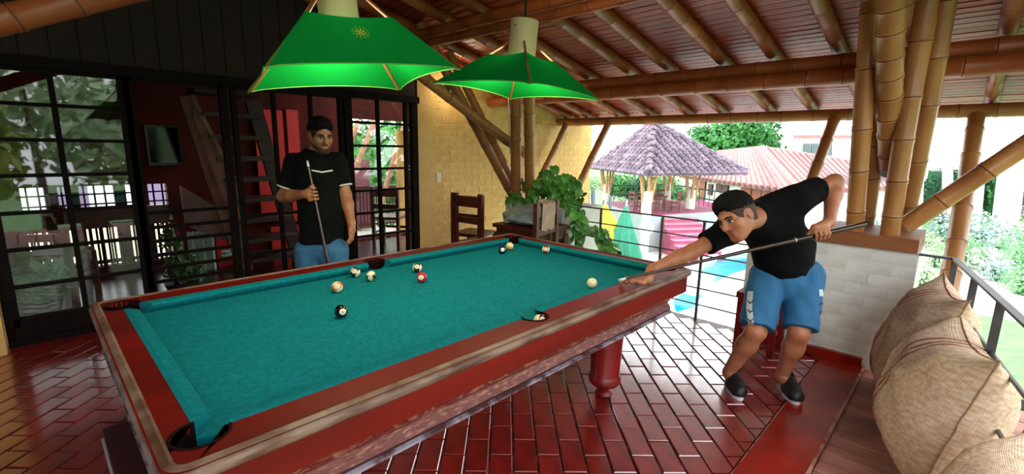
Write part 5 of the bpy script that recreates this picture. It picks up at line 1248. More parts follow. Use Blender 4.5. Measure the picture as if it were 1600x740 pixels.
# ================================================================== PEOPLE (signed distance fields -> one continuous surface)
def smin(a, b, k): h = np.clip(.5 + .5 * (b - a) / k, 0, 1); return b + (a - b) * h - k * h * (1 - h)
class SDF:
    def __init__(s, lo, hi, res):
        s.lo = np.array(lo, float); s.res = res; s.n = np.maximum(((np.array(hi) - lo) / res).astype(int) + 2, 4)
        s.g = np.full(s.n, .5, np.float32)
    def sub(s, lo, hi):
        a = np.clip(((np.array(lo) - s.lo) / s.res).astype(int), 0, s.n - 1); b = np.clip(((np.array(hi) - s.lo) / s.res).astype(int) + 2, 1, s.n)
        sl = tuple(slice(i, j) for i, j in zip(a, b)); ax = [s.lo[q] + np.arange(a[q], b[q]) * s.res for q in range(3)]
        return sl, np.meshgrid(*ax, indexing='ij', sparse=True)
    def _put(s, sl, d, k, op):
        if op == 'u': s.g[sl] = smin(s.g[sl], d, k)
        elif op == 's': s.g[sl] = -smin(-s.g[sl], d, k)
    def cone(s, a, b, ra, rb, k=.02, op='u', flat=None, fr=1.0):
        """tapered capsule; flat: axis along which it is squashed by fr"""
        a = np.array(a, float); b = np.array(b, float); R = max(ra, rb) + k + .03
        sl, (X, Y, Z) = s.sub(np.minimum(a, b) - R, np.maximum(a, b) + R)
        ba = b - a; L2 = max(ba @ ba, 1e-9); t = np.clip(((X - a[0]) * ba[0] + (Y - a[1]) * ba[1] + (Z - a[2]) * ba[2]) / L2, 0, 1)
        dx, dy, dz = X - a[0] - t * ba[0], Y - a[1] - t * ba[1], Z - a[2] - t * ba[2]
        if flat is not None:
            f = np.array(flat, float); f /= np.linalg.norm(f); q = dx * f[0] + dy * f[1] + dz * f[2]; e = (1 / fr - 1) * q
            dx, dy, dz = dx + e * f[0], dy + e * f[1], dz + e * f[2]
        d = np.sqrt(dx * dx + dy * dy + dz * dz) - (ra + (rb - ra) * t)
        if flat is not None: d = d * min(1, max(fr, .6))
        s._put(sl, d.astype(np.float32), k, op)
    def ell(s, c, M, r, k=.015, op='u'):
        """ellipsoid, M rows = axes"""
        c = np.array(c, float); M = np.array(M, float); r = np.array(r, float); R = r.max() + k + .02
        sl, (X, Y, Z) = s.sub(c - R, c + R); X, Y, Z = X - c[0], Y - c[1], Z - c[2]
        q = [(X * M[i][0] + Y * M[i][1] + Z * M[i][2]) / r[i] for i in range(3)]
        k0 = np.sqrt(q[0] ** 2 + q[1] ** 2 + q[2] ** 2); k1 = np.sqrt((q[0] / r[0]) ** 2 + (q[1] / r[1]) ** 2 + (q[2] / r[2]) ** 2) + 1e-6
        s._put(sl, (k0 * (k0 - 1) / k1).astype(np.float32), k, op)
    def clip(s, p, n, k=.004):
        """keep the side against n"""
        ax = [s.lo[q] + np.arange(s.n[q]) * s.res for q in range(3)]; X, Y, Z = np.meshgrid(*ax, indexing='ij', sparse=True); n = np.array(n, float); n /= np.linalg.norm(n)
        d = ((X - p[0]) * n[0] + (Y - p[1]) * n[1] + (Z - p[2]) * n[2]).astype(np.float32); s.g = -smin(-s.g, -d, k)
    def clip_local(s, p, n, R, k=.004):
        p = np.array(p, float); sl, (X, Y, Z) = s.sub(p - R, p + R); n = np.array(n, float); n /= np.linalg.norm(n)
        d = ((X - p[0]) * n[0] + (Y - p[1]) * n[1] + (Z - p[2]) * n[2]); inb = (X - p[0]) ** 2 + (Y - p[1]) ** 2 + (Z - p[2]) ** 2 < R * R
        g = s.g[sl]; s.g[sl] = np.where(inb, -smin(-g, -d.astype(np.float32), k), g)
    def mesh(s):
        g = s.g; ins = g < 0; nx, ny, nz = g.shape
        c = np.zeros((nx - 1, ny - 1, nz - 1), np.int8)
        for i in (0, 1):
            for j in (0, 1):
                for k in (0, 1): c += ins[i:nx - 1 + i, j:ny - 1 + j, k:nz - 1 + k]
        idx = np.argwhere((c > 0) & (c < 8)); 
        if len(idx) == 0: return np.zeros((0, 3)), np.zeros((0, 4), int)
        vid = -np.ones(c.shape, np.int32); vid[tuple(idx.T)] = np.arange(len(idx))
        acc = np.zeros((len(idx), 3)); cnt = np.zeros(len(idx))
        for ax in range(3):
            o1, o2 = [q for q in range(3) if q != ax]
            for a in (0, 1):
                for b in (0, 1):
                    p = idx.copy(); p[:, o1] += a; p[:, o2] += b; q = p.copy(); q[:, ax] += 1
                    g0 = g[tuple(p.T)]; g1 = g[tuple(q.T)]; m = (g0 < 0) != (g1 < 0); t = np.where(m, g0 / np.where(m, g0 - g1, 1), 0)
                    P = p.astype(float); P[:, ax] += t; acc[m] += P[m]; cnt[m] += 1
        V = acc / cnt[:, None] * s.res + s.lo
        Fs = []
        for ax in range(3):
            o1, o2 = (ax + 1) % 3, (ax + 2) % 3
            sl0 = [slice(1, -1)] * 3; sl0[ax] = slice(0, -1); sl1 = [slice(1, -1)] * 3; sl1[ax] = slice(1, None)
            a0, a1 = ins[tuple(sl0)], ins[tuple(sl1)]; e = np.argwhere(a0 != a1); fl = a0[tuple(e.T)]
            b = e + 1; b[:, ax] -= 1
            q = []
            for d1, d2 in ((1, 1), (0, 1), (0, 0), (1, 0)):
                t = b.copy(); t[:, o1] -= d1; t[:, o2] -= d2; q.append(vid[tuple(t.T)])
            q = np.stack(q, 1); q = np.where(fl[:, None], q, q[:, ::-1]); Fs.append(q)
        F = np.concatenate(Fs); F = F[(F >= 0).all(1)]
        return V, F
    def build(s, name, m, parent, smooth_it=1):
        V, F = s.mesh()
        if smooth_it:
            for _ in range(smooth_it):
                A = np.zeros_like(V); n = np.zeros(len(V))
                for k in range(4):
                    np.add.at(A, F[:, k], V[F[:, (k + 1) % 4]] + V[F[:, (k + 3) % 4]]); np.add.at(n, F[:, k], 2)
                V = V * .5 + A / np.maximum(n, 1)[:, None] * .5
        return mkobj(name, V, F, m, None, parent, True)
def limb_cloth(S, a, e, ra, rb, d, k=.02, kk=.03):
    T = SDF(S.lo, S.lo, S.res); T.n = S.n; T.g = np.full(S.n, .5, np.float32)
    T.cone(a, np.array(e) + nv(d) * .01, ra, rb, k); T.clip(e, d); S.g = smin(S.g, T.g, kk)
def nv(v): v = np.array(v, float); return v / np.linalg.norm(v)
def head_frame(fwd, up): f = nv(fwd); u_ = nv(np.array(up) - f * (np.array(up) @ f)); r = np.cross(f, u_); return r, f, u_   # r = subject's right... x to the right of f
def skin_mat(name, c1, c2): return mat(name, c1, .5, c2, 12.0, .08, 60, trans=.06)
def add_head(S, H, r, f, u_, sc=1.0):
    """H = centre of the head (between the ears)"""
    M = [r, f, u_]; P = lambda x, y, z: H + (r * x + f * y + u_ * z) * sc
    q = lambda *a: np.array(a) * sc
    S.ell(P(0, -.015, .035), M, q(.074, .095, .082), .02)          # skull
    S.ell(P(0, .022, -.03), M, q(.062, .07, .085), .03)            # face
    S.cone(P(0, .06, -.097), P(0, .05, -.09), .022 * sc, .03 * sc, .03)   # chin
    for sx in (-1, 1):
        S.cone(P(sx * .052, -.005, -.055), P(sx * .02, .06, -.098), .02 * sc, .016 * sc, .025)   # jaw
        S.ell(P(sx * .04, .062, -.022), M, q(.022, .018, .02), .025)    # cheek
        S.cone(P(sx * .012, .084, .022), P(sx * .045, .07, .022), .010 * sc, .009 * sc, .012)   # brow
        S.ell(P(sx * .031, .091, .002), M, q(.016, .012, .011), .012, 's')  # eye socket
        S.ell(P(sx * .075, -.012, -.008), M, q(.009, .02, .032), .006)   # ear
        S.ell(P(sx * .083, -.006, -.006), M, q(.006, .010, .017), .005, 's')
        S.ell(P(sx * .012, .092, -.032), M, q(.009, .011, .008), .006)   # nostril
    S.cone(P(0, .088, .014), P(0, .110, -.028), .008 * sc, .0135 * sc, .010)    # nose
    S.cone(P(-.018, .086, -.057), P(.018, .086, -.057), .0075 * sc, .0075 * sc, .005)   # lips
    S.cone(P(-.015, .084, -.070), P(.015, .084, -.070), .0085 * sc, .0085 * sc, .005)
    S.cone(P(-.024, .095, -.0632), P(.024, .095, -.0632), .003, .003, .003, 's')
def head_parts(person, H, r, f, u_, sc, hair_m, beard_m=None, hairline=.062, fade=None):
    P = lambda x, y, z: H + (r * x + f * y + u_ * z) * sc; M = [r, f, u_]; q = lambda *a: np.array(a) * sc
    eye = mat('eye_white', '#cfc8c0', .2); iris = mat('eye_iris', '#1c0f08', .15); brow_m = mat('brow_hair', '#120a07', .8); lip = mat('lip_skin', '#8a4a40', .5)
    for sx in (-1, 1):
        mb = MB(); c = P(sx * .031, .0755, .001); mb.ball(tuple(c), .0112 * sc, 12, 8); e = build(mb, 'eye', eye, person, True)
        mb = MB(); c2 = P(sx * .031, .0835, -.001); mb.ball(tuple(c2), .0062 * sc, 10, 6); build(mb, 'iris', iris, e, True)
        mb = MB(); mb.tube([P(sx * .014, .093, .019), P(sx * .032, .0925, .026), P(sx * .052, .079, .02)], [.0042 * sc, .005 * sc, .003 * sc], 6); build(mb, 'eyebrow', brow_m, person, True)
        mb = MB(); mb.tube([P(sx * .018, .0845, .007), P(sx * .031, .088, .0105), P(sx * .046, .0815, .005)], [.003, .0046, .003], 5); build(mb, 'eyelid', brow_m, person, True)
    # hair: shell round the skull cut by a hairline
    S = SDF(H - .17, H + .17, .004); S.ell(P(0, -.016, .04), M, q(.0845, .107, .092), .01); S.ell(P(0, .03, .086), M, q(.06, .06, .04), .03)
    S.ell(P(0, .112, -.014), M, q(.095, .066, .092), .008, 's')                      # face opening
    X, Y, Z = np.meshgrid(*[S.lo[i] + np.arange(S.n[i]) * S.res for i in range(3)], indexing='ij', sparse=True)
    S.g += (.0035 * np.sin(230 * X + 90 * Z) * np.sin(210 * Y - 70 * Z) * np.sin(190 * Z)).astype(np.float32)
    S.clip_local(P(0, -.03, .022), nv(-u_ * 1.0 + f * .25), .2, .006)   # top of the clipped sides
    for sx in (-1, 1): S.ell(P(sx * .082, .0, -.012), M, q(.02, .03, .034), .006, 's')
    S.build('hair', hair_m, person, 0)
    S = SDF(H - .17, H + .17, .004); S.ell(P(0, -.016, .03), M, q(.0835, .105, .092), .01); S.cone(P(0, -.05, -.04), P(0, -.058, .0), .058 * sc, .056 * sc, .02)
    S.ell(P(0, .108, -.022), M, q(.095, .072, .1), .006, 's'); S.clip_local(P(0, -.03, -.055), nv(-u_ * 1.0 + f * .25), .2, .008)
    for sx in (-1, 1): S.ell(P(sx * .08, .0, -.012), M, q(.02, .028, .036), .006, 's')
    S.build('clipped_hair', fade, person)
    if beard_m:
        S = SDF(H - .17, H + .17, .0035); S.ell(P(0, .026, -.04), M, q(.0632, .0715, .082), .02); S.cone(P(0, .061, -.099), P(0, .05, -.09), .0235 * sc, .031 * sc, .03)
        for sx in (-1, 1): S.cone(P(sx * .053, -.005, -.055), P(sx * .02, .061, -.1), .021 * sc, .017 * sc, .025)
        S.clip_local(P(0, .04, -.055), nv(u_ * 1.0 + f * .35), .2, .008)
        S.ell(P(0, .095, -.064), M, q(.021, .02, .011), .004, 's'); S.build('beard', beard_m, person)
        mb = MB(); mb.tube([P(-.024, .086, -.054), P(0, .0965, -.047), P(.024, .086, -.054)], [.003, .0048, .003], 6); build(mb, 'moustache', beard_m, person, True)
def fingers_wrap(S, axis_p, axis_d, e1, e2, rc, start, sgn=1, n=4, wid=.078, r=.0088, ang=(0, 75, 150, 215)):
    """four fingers curled round a stick; e1,e2 span the plane across the stick"""
    for i in range(n):
        o = (i / (n - 1) - .5) * wid; base = axis_p + axis_d * o; rf = r * (1.0, 1.05, 1.0, .86)[i]; R = rc + rf + .001
        pts = []
        for a in ang:
            t = math.radians(start + sgn * a); pts.append(base + (e1 * math.cos(t) + e2 * math.sin(t)) * R * (1.25 if a == ang[0] else 1.05))
        for k in range(len(pts) - 1): S.cone(pts[k], pts[k + 1], rf * (1.08 - .06 * k), rf * (1.02 - .06 * k), .004)
def cue(name_lab, butt, tip, r0=.0145, r1=.0062):
    b, t = Vector(butt), Vector(tip); d = (t - b); L = d.length; root = tag(empty('pool_cue', tuple(b)), name_lab, 'cue')
    p = lambda s: b + d * s; rr = lambda s: r0 + (r1 - r0) * s
    for nm, s0, s1, m in (('bumper', 0, .012, black_m), ('butt', .012, .30, mat('cue_butt', '#1d0b08', .25, '#2e120c', 12, coat=.4)), ('ring', .30, .307, mat('cue_ring', '#b0a080', .3)), ('shaft', .307, .972, mat('cue_shaft', '#3c2218', .3, '#2c1710', 6, coat=.3)), ('ferrule', .972, .99, mat('cue_ferrule', '#d8d4c8', .3)), ('tip', .99, 1, mat('cue_tip', '#7fb7c4', .7))):
        mb = MB(); mb.tube([p(s0), p(s1)], [rr(s0), rr(s1)], 12); build(mb, nm, m, root, True)
    return root

# ---------------------------------------------------------------- player bending over the table
TIP = onz((966, 437.5), .838)
r_ = ray((1356, 349)); a_ = r_ @ r_; b_ = 2 * r_ @ (CAM - TIP); c_ = (CAM - TIP) @ (CAM - TIP) - 1.44 ** 2
BUTT = CAM + r_ * ((-b_ + math.sqrt(b_ * b_ - 4 * a_ * c_)) / 2 / a_)
cue('dark pool cue aimed by the bending player at the ivory ball', BUTT, TIP)
cdir = nv(TIP - BUTT)
def cue_at(px):
    u0 = min(np.linspace(0, 1, 800), key=lambda s: abs(proj(BUTT + (TIP - BUTT) * s)[0] - px)); return BUTT + (TIP - BUTT) * u0
skinA = skin_mat('skin_tan', '#ad6e4e', '#9c5f42'); tee_m = mat('black_tee', '#060607', .95, '#09090a', 20.0, .3, 30, spec=.15)
P1 = tag(empty('person', tuple(onz((1190, 628), 0))), 'person in black tee and blue shorts bending low to aim a cue', 'person')
J = dict(hipR=at((1200, 432), 2.93), hipL=at((1258, 430), 2.9), kneeR=at((1181, 517), 2.84), kneeL=at((1248, 520), 2.80),
         pel=at((1228, 425), 2.92), belly=at((1224, 392), 2.86), chest=at((1205, 350), 2.74), neck=at((1180, 338), 2.6),
         shR=at((1140, 360), 2.72), shL=at((1243, 312), 2.62), elL=at((1304, 284), 2.68), wrL=at((1296, 346), 2.56))
toeR, toeL = onz((1156, 624), 0), onz((1244, 631), 0)
bk = nv([FWD[0], FWD[1], 0])
ankR = np.array([*(toeR + bk * .17)[:2], .085]) ; ankL = np.array([*(toeL + bk * .17)[:2], .085])
# right arm to the bridge hand
hand_c = onz((993, 430), .828); wrR = onz((1018, 421), .852); elR = (J['shR'] + wrR) / 2 + np.array([.0, 0, -.015])
lo = np.min([*J.values(), ankR, ankL, hand_c], 0) - .16; hi = np.max([*J.values(), ankR, ankL, hand_c], 0) + .18; lo[2] = .03
S = SDF(lo, hi, .006)
fwd_leg = -bk
def leg(S, h, k, a, kk=.03):
    S.cone(h, k, .088, .056, kk); S.cone(k, k + (a - k) * .35, .055, .058, .03); S.cone(k + (a - k) * .3, a, .056, .037, .03)
leg(S, J['hipR'], J['kneeR'], ankR + [0, 0, .02]); leg(S, J['hipL'], J['kneeL'], ankL + [0, 0, .02])
for a, t in ((ankR, toeR), (ankL, toeL)): S.cone(a, t + bk * .06 + [0, 0, .05], .038, .03, .02)
ax = nv(J['shL'] - J['shR']); spine = nv(J['neck'] - J['pel']); front = nv(np.cross(ax, spine)); front = front if front @ FWD < 0 else -front
S.cone(J['pel'], J['belly'], .135, .135, .06, flat=front, fr=.78); S.cone(J['belly'], J['chest'], .135, .14, .06, flat=front, fr=.74)
S.cone(J['shR'], J['shL'], .07, .07, .08); S.cone(J['chest'], J['neck'], .11, .06, .06)
HC = at((1150, 337), 2.42)
hf = nv(at((1150 - 56, 337 + 30), 2.38) - HC); upv = nv(at((1150 - 30, 337 - 56), 2.42) - HC)
hr, hf, hu = head_frame(hf + 0.25 * nv(-np.array([FWD[0], FWD[1], 0])), upv)
S.cone(J['neck'] + (HC - J['neck']) * -.1, HC + (-hu * .05 - hf * .025), .062, .054, .03)
add_head(S, HC, hr, hf, hu, 1.0)
S.cone(J['shR'], elR, .052, .042, .03); S.cone(elR, elR + (wrR - elR) * .3, .043, .044, .02); S.cone(elR + (wrR - elR) * .3, wrR, .043, .028, .02)
S.cone(J['shL'], J['elL'], .054, .043, .03); S.cone(J['elL'], J['elL'] + (J['wrL'] - J['elL']) * .35, .044, .045, .02); S.cone(J['elL'] + (J['wrL'] - J['elL']) * .35, J['wrL'], .044, .029, .02)
# grip hand (left) round the butt
G = cue_at(1281); e1 = nv(np.cross(cdir, [0, 0, 1])); e2 = np.cross(cdir, e1); 
if e2[2] < 0: e2 = -e2
# e2 up, e1 horizontal across; camera side:
e1 = e1 if e1 @ FWD < 0 else -e1
fingers_wrap(S, G, cdir, e1, e2, .0135, 80, -1, ang=(0, 70, 140, 205), wid=.074)
kn = G + e2 * .028 - e1 * .004
S.cone(J['wrL'], G + e2 * .045 - cdir * .012, .027, .026, .02); S.cone(G + e2 * .045 + cdir * .03, G + e2 * .04 - cdir * .03, .021, .02, .015)
S.cone(G + e2 * .05 + cdir * .01, G + e2 * .022 + cdir * .05 - e1 * .012, .012, .010, .01); S.cone(G + e2 * .022 + cdir * .05 - e1 * .012, G + cdir * .07 - e1 * .018 - e2 * .005, .0098, .0085, .006)
# bridge hand (right), flat on the rail with the cue running over thumb and index
hd = nv(np.array([cdir[0], cdir[1], 0])); hs_ = np.array([-hd[1], hd[0], 0]); hs_ = hs_ if hs_ @ FWD > 0 else -hs_
zr = ZT + .006; cb0 = cue_at(988)
palm = np.array([*(cb0 - hd * .035 + hs_ * .012)[:2], zr + .020]); wrb = palm - hd * .055 + [0, 0, .012]
S.cone(wrR, wrb, .028, .024, .015); S.cone(wrb, palm, .025, .02, .015); S.cone(palm + hs_ * .028, palm - hs_ * .022, .016, .017, .014)
for i, (so, ln) in enumerate(((-.026, .07), (-.006, .082), (.016, .078), (.036, .06))):
    b0 = palm + hs_ * so + hd * .012; m0 = b0 + hd * ln * .45 + hs_ * so * .25 + [0, 0, .008]; t0 = b0 + hd * ln * .95 + hs_ * so * .5; t0[2] = zr + .004
    S.cone(b0, m0, .0095, .0088, .008); S.cone(m0, t0, .0088, .0072, .004)
tb = palm - hs_ * .03 - hd * .02; S.cone(tb, tb - hs_ * .012 + hd * .03 + [0, 0, .012], .0125, .0105, .012); S.cone(tb - hs_ * .012 + hd * .03 + [0, 0, .012], tb - hs_ * .004 + hd * .062 + [0, 0, .018], .0102, .0085, .006)
S.build('body', skinA, P1)
head_parts(P1, HC, hr, hf, hu, 1.0, mat('black_hair', '#060403', .9, '#0c0806', 40, .5, 90, spec=.2), None, fade=mat('clipped_hair', '#33241c', .85, '#473328', 60))
# tee shirt
S = SDF(lo, hi, .006)
pel_s = J['pel'] + (J['belly'] - J['pel']) * -.12
S.cone(pel_s, J['belly'], .152, .158, .06, flat=front, fr=.82); S.cone(J['belly'], J['chest'], .158, .162, .06, flat=front, fr=.8)
S.cone(J['shR'], J['shL'], .083, .083, .08); S.cone(J['chest'], J['neck'], .13, .078, .06)
slR = J['shR'] + (elR - J['shR']) * .62; slL = J['shL'] + (J['elL'] - J['shL']) * .58
limb_cloth(S, J['shR'], slR, .075, .068, elR - J['shR']); limb_cloth(S, J['shL'], slL, .08, .074, J['elL'] - J['shL'])
S.cone(J['neck'] + (HC - J['neck']) * .22, HC, .066, .066, .004, 's')
hem = J['pel'] - nv(J['belly'] - J['pel']) * .06
S.clip_local(hem, J['pel'] - J['belly'], .26)
# cloth folds
axs = [S.lo[q] + np.arange(S.n[q]) * S.res for q in range(3)]; X, Y, Z = np.meshgrid(*axs, indexing='ij', sparse=True)
S.g += (.0045 * np.sin(38 * (X * .6 + Y * .2 + Z * .9)) * np.sin(11 * (Y - Z))).astype(np.float32)
S.build('tee_shirt', tee_m, P1, 2)
mb = MB(); p = at((1232, 363), 2.53); mb.ball(tuple(p), .005, 8, 6)
# shorts
sh_m = mat('blue_shorts', '#24628f', .8, '#1f5a85', 10.0, .35, 25)
S = SDF(lo, hi, .006); hemR = J['hipR'] + (J['kneeR'] - J['hipR']) * .93; hemL = J['hipL'] + (J['kneeL'] - J['hipL']) * .93
S.cone(J['pel'] + [0, 0, .02], (J['hipR'] + J['hipL']) / 2 - [0, 0, .03], .15, .15, .05, flat=front, fr=.85)
for h, k_ in ((J['hipR'], J['kneeR']), (J['hipL'], J['kneeL'])): limb_cloth(S, h, h + (k_ - h) * .93, .108, .1, k_ - h, .02, .012)
S.clip(J['pel'] + [0, 0, .08], (0, 0, 1))
X, Y, Z = np.meshgrid(*[S.lo[q] + np.arange(S.n[q]) * S.res for q in range(3)], indexing='ij', sparse=True)
S.g += (.004 * np.sin(45 * (X - Y) + 8 * Z) * np.sin(9 * Z + 14 * X)).astype(np.float32)
shorts = S.build('shorts', sh_m, P1, 2)
# white side stripes on the shorts
from mathutils.bvhtree import BVHTree
def decal(parent, obj, pts_px, d0, width, m, nm, off=.003, nsub=24):
    """thin band laid on a mesh along a row of picture points"""
    bvh = BVHTree.FromPolygons([v.co + wt(obj) for v in obj.data.vertices], [tuple(p.vertices) for p in obj.data.polygons])
    pts = []
    for i in range(len(pts_px) - 1):
        for k in range(nsub): t = k / nsub; pts.append((pts_px[i][0] + (pts_px[i + 1][0] - pts_px[i][0]) * t, pts_px[i][1] + (pts_px[i + 1][1] - pts_px[i][1]) * t))
    pts.append(pts_px[-1]); vs = []; fs = []
    for j, (x, y) in enumerate(pts):
        row = []
        for s in (-1, -.5, 0, .5, 1):
            r = Vector(ray((x + s * width[0], y + s * width[1]))).normalized(); hit = bvh.ray_cast(Vector(CAM), r)
            if hit[0] is None: row = None; break
            row.append(hit[0] + hit[1] * off * (1 if hit[1].dot(r) < 0 else -1))
        if row: 
            o_ = len(vs); vs += row
            if o_: fs += [(o_ - 5 + q, o_ - 4 + q, o_ + 1 + q, o_ + q) for q in range(4)]
    if fs: m_ = MB(); m_.add(vs, fs); return build(m_, nm, m, parent, True)
strp = mat('short_stripe', '#b9c6cc', .8)
decal(P1, shorts, [(1173, 455), (1171, 480), (1174, 508)], 2.8, (4.5, 0), strp, 'side_band')
decal(P1, shorts, [(1282, 452), (1284, 480), (1281, 512)], 2.8, (3, 0), strp, 'side_band')
for yy in (470, 484, 498):
    decal(P1, shorts, [(1169, yy), (1173, yy + 4), (1177, yy)], 2.8, (0, 1.4), mat('band_mark', '#4a3a52', .8), 'band_mark', .0045, 6); decal(P1, shorts, [(1280, yy + 6), (1283, yy + 2), (1286, yy + 6)], 2.8, (0, 1.4), mat('band_mark', '#4a3a52', .8), 'band_mark', .0045, 6)
# sneakers
shoe_m = mat('black_sneaker', '#16161b', .5, '#0e0e12', 20); sole_m = mat('white_sole', '#d9d6da', .6); lace_m = mat('lace_grey', '#8f8c98', .7)
def sneaker(person, toe, heel_dir, side, lab=None):
    h = nv(heel_dir); sdv = np.array([-h[1], h[0], 0]); toe = np.array([toe[0], toe[1], 0]); c = lambda a, b, z: toe + h * a * .92 + sdv * b * .9 + np.array([0, 0, z])
    lo_, hi_ = toe - .16, toe + .16; a = np.minimum(c(-.02, 0, 0), c(.32, 0, 0)) - .1; b = np.maximum(c(-.02, 0, .2), c(.32, 0, .2)) + .1; a[2] = -.03
    S = SDF(a, b, .005); S.cone(c(.045, 0, .045), c(.13, 0, .055), .043, .045, .03); S.cone(c(.13, 0, .055), c(.235, 0, .06), .045, .04, .03); S.cone(c(.2, 0, .1), c(.235, 0, .1), .04, .04, .03)
    S.cone(c(.05, .012, .04), c(.13, .018, .045), .036, .036, .03); S.clip((0, 0, .022), (0, 0, -1)); S.cone(c(.205, 0, .11), c(.2, 0, .2), .036, .042, .004, 's')
    o = S.build('sneaker', shoe_m, person, 1)
    m_ = MB(); pts = []
    for k in range(28):
        t = 2 * PI * k / 28; x = .14 - .14 * math.cos(t); wv = .047 if x < .16 else .041; pts.append(c(x * .97 + .0, math.sin(t) * (wv + .003) + .006, 0))
    m_.poly([(p[0], p[1]) for p in pts], .001, .026); build(m_, 'sole', sole_m, o)
    for k in range(4):
        x = .095 + k * .025; z = .098 + k * .006; m_ = MB(); m_.tube([c(x, -.026, z - .008), c(x + .004, 0, z + .002), c(x, .026, z - .008)], .0035, 5); build(m_, 'lace', black_m, o)
    for k in range(3):
        for sd2 in (-1, 1):
            x = .10 + k * .03; m_ = MB(); m_.tube([c(x, sd2 * .047 + .004, .035), c(x + .022, sd2 * .044, .078)], .0045, 5); build(m_, 'side_stripe', lace_m, o)
sneaker(P1, toeR - bk * .02, bk + np.array([.08, -.08, 0]), 1); sneaker(P1, toeL - bk * .02, bk + np.array([.1, -.14, 0]), -1)

# ---------------------------------------------------------------- player standing behind the table
D = 3.36
P2 = tag(empty('person', tuple(at((500, 420), D) * [1, 1, 0])), 'person in black tee and jeans standing behind the table with a cue', 'person')
K = dict(hipL=at((523, 385), D), hipR=at((482, 385), D), pel=at((502, 368), D), belly=at((502, 330), D + .02), chest=at((496, 275), D + .03), neck=at((493, 243), D + .03),
         shR=at((460, 256), D + .02), shL=at((526, 254), D + .04), elR=at((443, 307), D + .03), wrR=at((477, 303), D - .14), elL=at((540, 304), D + .06), wrL=at((549, 348), D - .02))
kneeR = K['hipR'] * [1, 1, 0] + [0, 0, .46] - bk * .03; kneeL = K['hipL'] * [1, 1, 0] + [0, 0, .46] - bk * .03
fR = np.array([kneeR[0], kneeR[1], .1]) + bk * .04; fL = np.array([kneeL[0], kneeL[1], .1]) + bk * .04
skinB = skin_mat('skin_brown', '#a86e4c', '#965e3e')
H2 = at((501, 211), D - .02); hf = nv(at((520, 222), D - .17) - H2); hr, hf, hu = head_frame(hf + [0, 0, -.04], [0, 0, 1])
lo = np.min([*K.values(), fR, fL, H2], 0) - .2; hi = np.max([*K.values(), fR, fL, H2], 0) + .2; lo[2] = .02
S = SDF(lo, hi, .006); ax = nv(K['shL'] - K['shR']); front = nv(np.cross(ax, [0, 0, 1])); front = front if front @ FWD < 0 else -front
leg(S, K['hipR'] - [0, 0, .1], kneeR, fR); leg(S, K['hipL'] - [0, 0, .1], kneeL, fL)
S.cone(K['pel'], K['belly'], .112, .112, .06, flat=front, fr=.78); S.cone(K['belly'], K['chest'], .112, .13, .06, flat=front, fr=.72); S.cone(K['shR'], K['shL'], .062, .062, .07); S.cone(K['chest'], K['neck'], .11, .06, .06)
S.cone(K['neck'] - [0, 0, .03], H2 - hu * .05 - hf * .02, .06, .053, .03); add_head(S, H2, hr, hf, hu, 1.0)
for a, b, c in (('shR', 'elR', 'wrR'), ('shL', 'elL', 'wrL')):
    S.cone(K[a], K[b], .05, .041, .03); S.cone(K[b], K[b] + (K[c] - K[b]) * .35, .042, .043, .02); S.cone(K[b] + (K[c] - K[b]) * .35, K[c], .042, .028, .02)
# cue held in the right hand
ctop = at((480, 251), D - .17); cbot_dir = at((513, 412), D - .12) - ctop; cd2 = nv(cbot_dir); Lc = (ctop[2] - .01) / -cd2[2]; cbot = ctop + cd2 * Lc
cue('dark pool cue held upright by the standing player', cbot, ctop, .0145, .0075)
u0 = min(np.linspace(0, 1, 800), key=lambda s: abs(proj(ctop + (cbot - ctop) * s)[1] - 303)); G2 = ctop + (cbot - ctop) * u0
toC = nv(-np.array([FWD[0], FWD[1], 0])); e1 = nv(toC - cd2 * (toC @ cd2)); e2 = np.cross(cd2, e1); right = nv(at((600, 300), D) - at((500, 300), D)); e2 = e2 if e2 @ right < 0 else -e2   # e2 towards image left
fingers_wrap(S, G2, -cd2, e1, e2, .011, 60, -1, ang=(0, 70, 140, 200), wid=.074)
S.cone(K['wrR'], G2 + e2 * .035 - e1 * .005, .027, .026, .02); S.cone(G2 + e2 * .032 + cd2 * .03, G2 + e2 * .032 - cd2 * .03, .021, .021, .015)
S.cone(G2 + e2 * .03 - cd2 * .03, G2 + e1 * .02 - cd2 * .052, .012, .0105, .01); S.cone(G2 + e1 * .02 - cd2 * .052, G2 - e2 * .016 + e1 * .018 - cd2 * .058, .0102, .009, .006)
# relaxed left hand
w0 = K['wrL']; dn = nv(at((551, 385), D - .06) - w0); acr = nv(np.cross(dn, right)); acr = acr if acr @ FWD < 0 else -acr; pl0 = w0 + dn * .05
S.cone(w0, pl0, .026, .027, .02); S.cone(pl0 + acr * .02, pl0 - acr * .022, .02, .02, .015); S.cone(w0 + dn * .03, w0 + dn * .085, .026, .02, .015, flat=right, fr=.6)
for i, (so, ln) in enumerate(((.028, .07), (.01, .08), (-.01, .075), (-.028, .058))):
    b0 = pl0 + dn * .035 + acr * so; m0 = b0 + dn * ln * .5 - right * .006; t0 = m0 + dn * ln * .4 - right * .022; S.cone(b0, m0, .0098, .009, .008); S.cone(m0, t0, .009, .0075, .004)
tb = pl0 + acr * .03 - dn * .01; S.cone(tb, tb + acr * .012 + dn * .032, .0125, .0105, .012); S.cone(tb + acr * .012 + dn * .032, tb + acr * .008 + dn * .06 - right * .008, .0102, .0085, .006)
S.build('body', skinB, P2)
head_parts(P2, H2, hr, hf, hu, 1.0, mat('black_hair', '#060403', .9), mat('short_beard', '#2e1c13', .85, '#452c1e', 60), fade=mat('clipped_hair_b', '#1d120d', .8, '#2a1b14', 60))
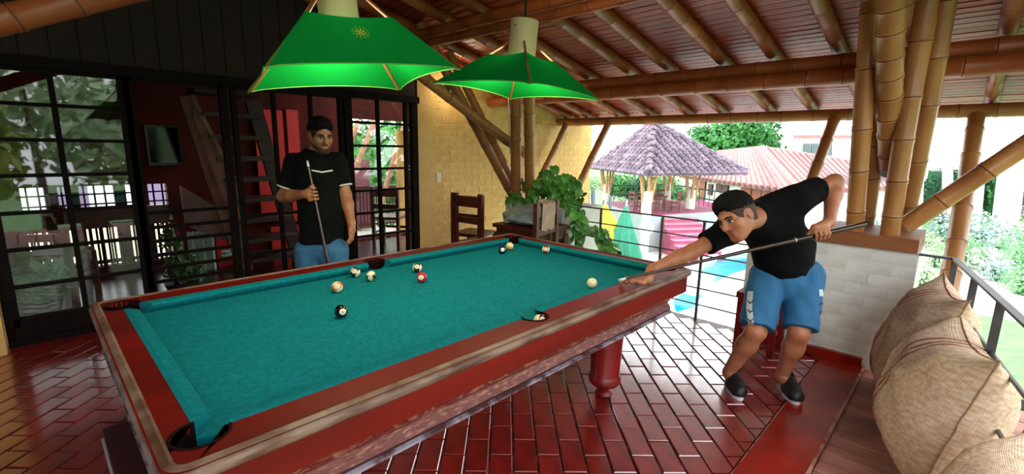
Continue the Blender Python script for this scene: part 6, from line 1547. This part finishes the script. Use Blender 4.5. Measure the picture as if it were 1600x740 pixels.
# tee
S = SDF(lo, hi, .006)
S.cone(K['pel'] + [0, 0, -.08], K['belly'], .156, .146, .06, flat=front, fr=.82); S.cone(K['belly'], K['chest'], .144, .152, .06, flat=front, fr=.78); S.cone(K['shR'], K['shL'], .075, .075, .07); S.cone(K['chest'], K['neck'], .125, .072, .06)
slv = {}
for a, b in (('shR', 'elR'), ('shL', 'elL')):
    e = K[a] + (K[b] - K[a]) * .74; slv[a] = e; limb_cloth(S, K[a], e, .066, .06, K[b] - K[a])
S.cone(K['neck'] + [0, 0, .035], H2, .062, .07, .004, 's'); S.clip_local(at((502, 378), D), (0, 0, -1), .3)
X, Y, Z = np.meshgrid(*[S.lo[q] + np.arange(S.n[q]) * S.res for q in range(3)], indexing='ij', sparse=True)
S.g += (.004 * np.sin(34 * (X * .5 - Y * .4 + Z)) * np.sin(10 * (X + Z))).astype(np.float32)
tee2 = S.build('tee_shirt', tee_m, P2, 2)
wst = mat('white_print', '#d2cfcb', .7)
decal(P2, tee2, [(487, 266), (503, 269), (520, 266)], D, (0, 1.1), wst, 'chest_stripe')
for a, b in (('shR', 'elR'), ('shL', 'elL')):
    d_ = nv(K[b] - K[a]); e = slv[a]; ref = nv(np.cross(d_, [0, 0, 1])); rf2 = np.cross(d_, ref); m_ = MB()
    for ofs, rad in ((-.004, .061),):
        m_.tube([e + (ref * math.cos(2 * PI * k / 24) + rf2 * math.sin(2 * PI * k / 24)) * rad - d_ * .004 for k in range(25)], .006, 6)
    build(m_, 'cuff', wst, P2, True)
# jeans
S = SDF(lo, hi, .006); S.cone(K['pel'] + [0, 0, -.04], (K['hipR'] + K['hipL']) / 2, .125, .125, .05, flat=front, fr=.8)
for h, k_, f_ in ((K['hipR'], kneeR, fR), (K['hipL'], kneeL, fL)): S.cone(h - [0, 0, .03], k_, .098, .078, .03); S.cone(k_, f_ + [0, 0, -.02], .075, .06, .03)
S.clip(K['pel'] + [0, 0, .02], (0, 0, 1)); S.clip((0, 0, .07), (0, 0, -1))
S.build('jeans', mat('blue_jeans', '#356a8e', .85, '#2a587a', 14.0, .4, 30), P2, 2)
for f_ in (fR, fL): sneaker(P2, f_ * [1, 1, 0] - bk * .18, bk, 1)
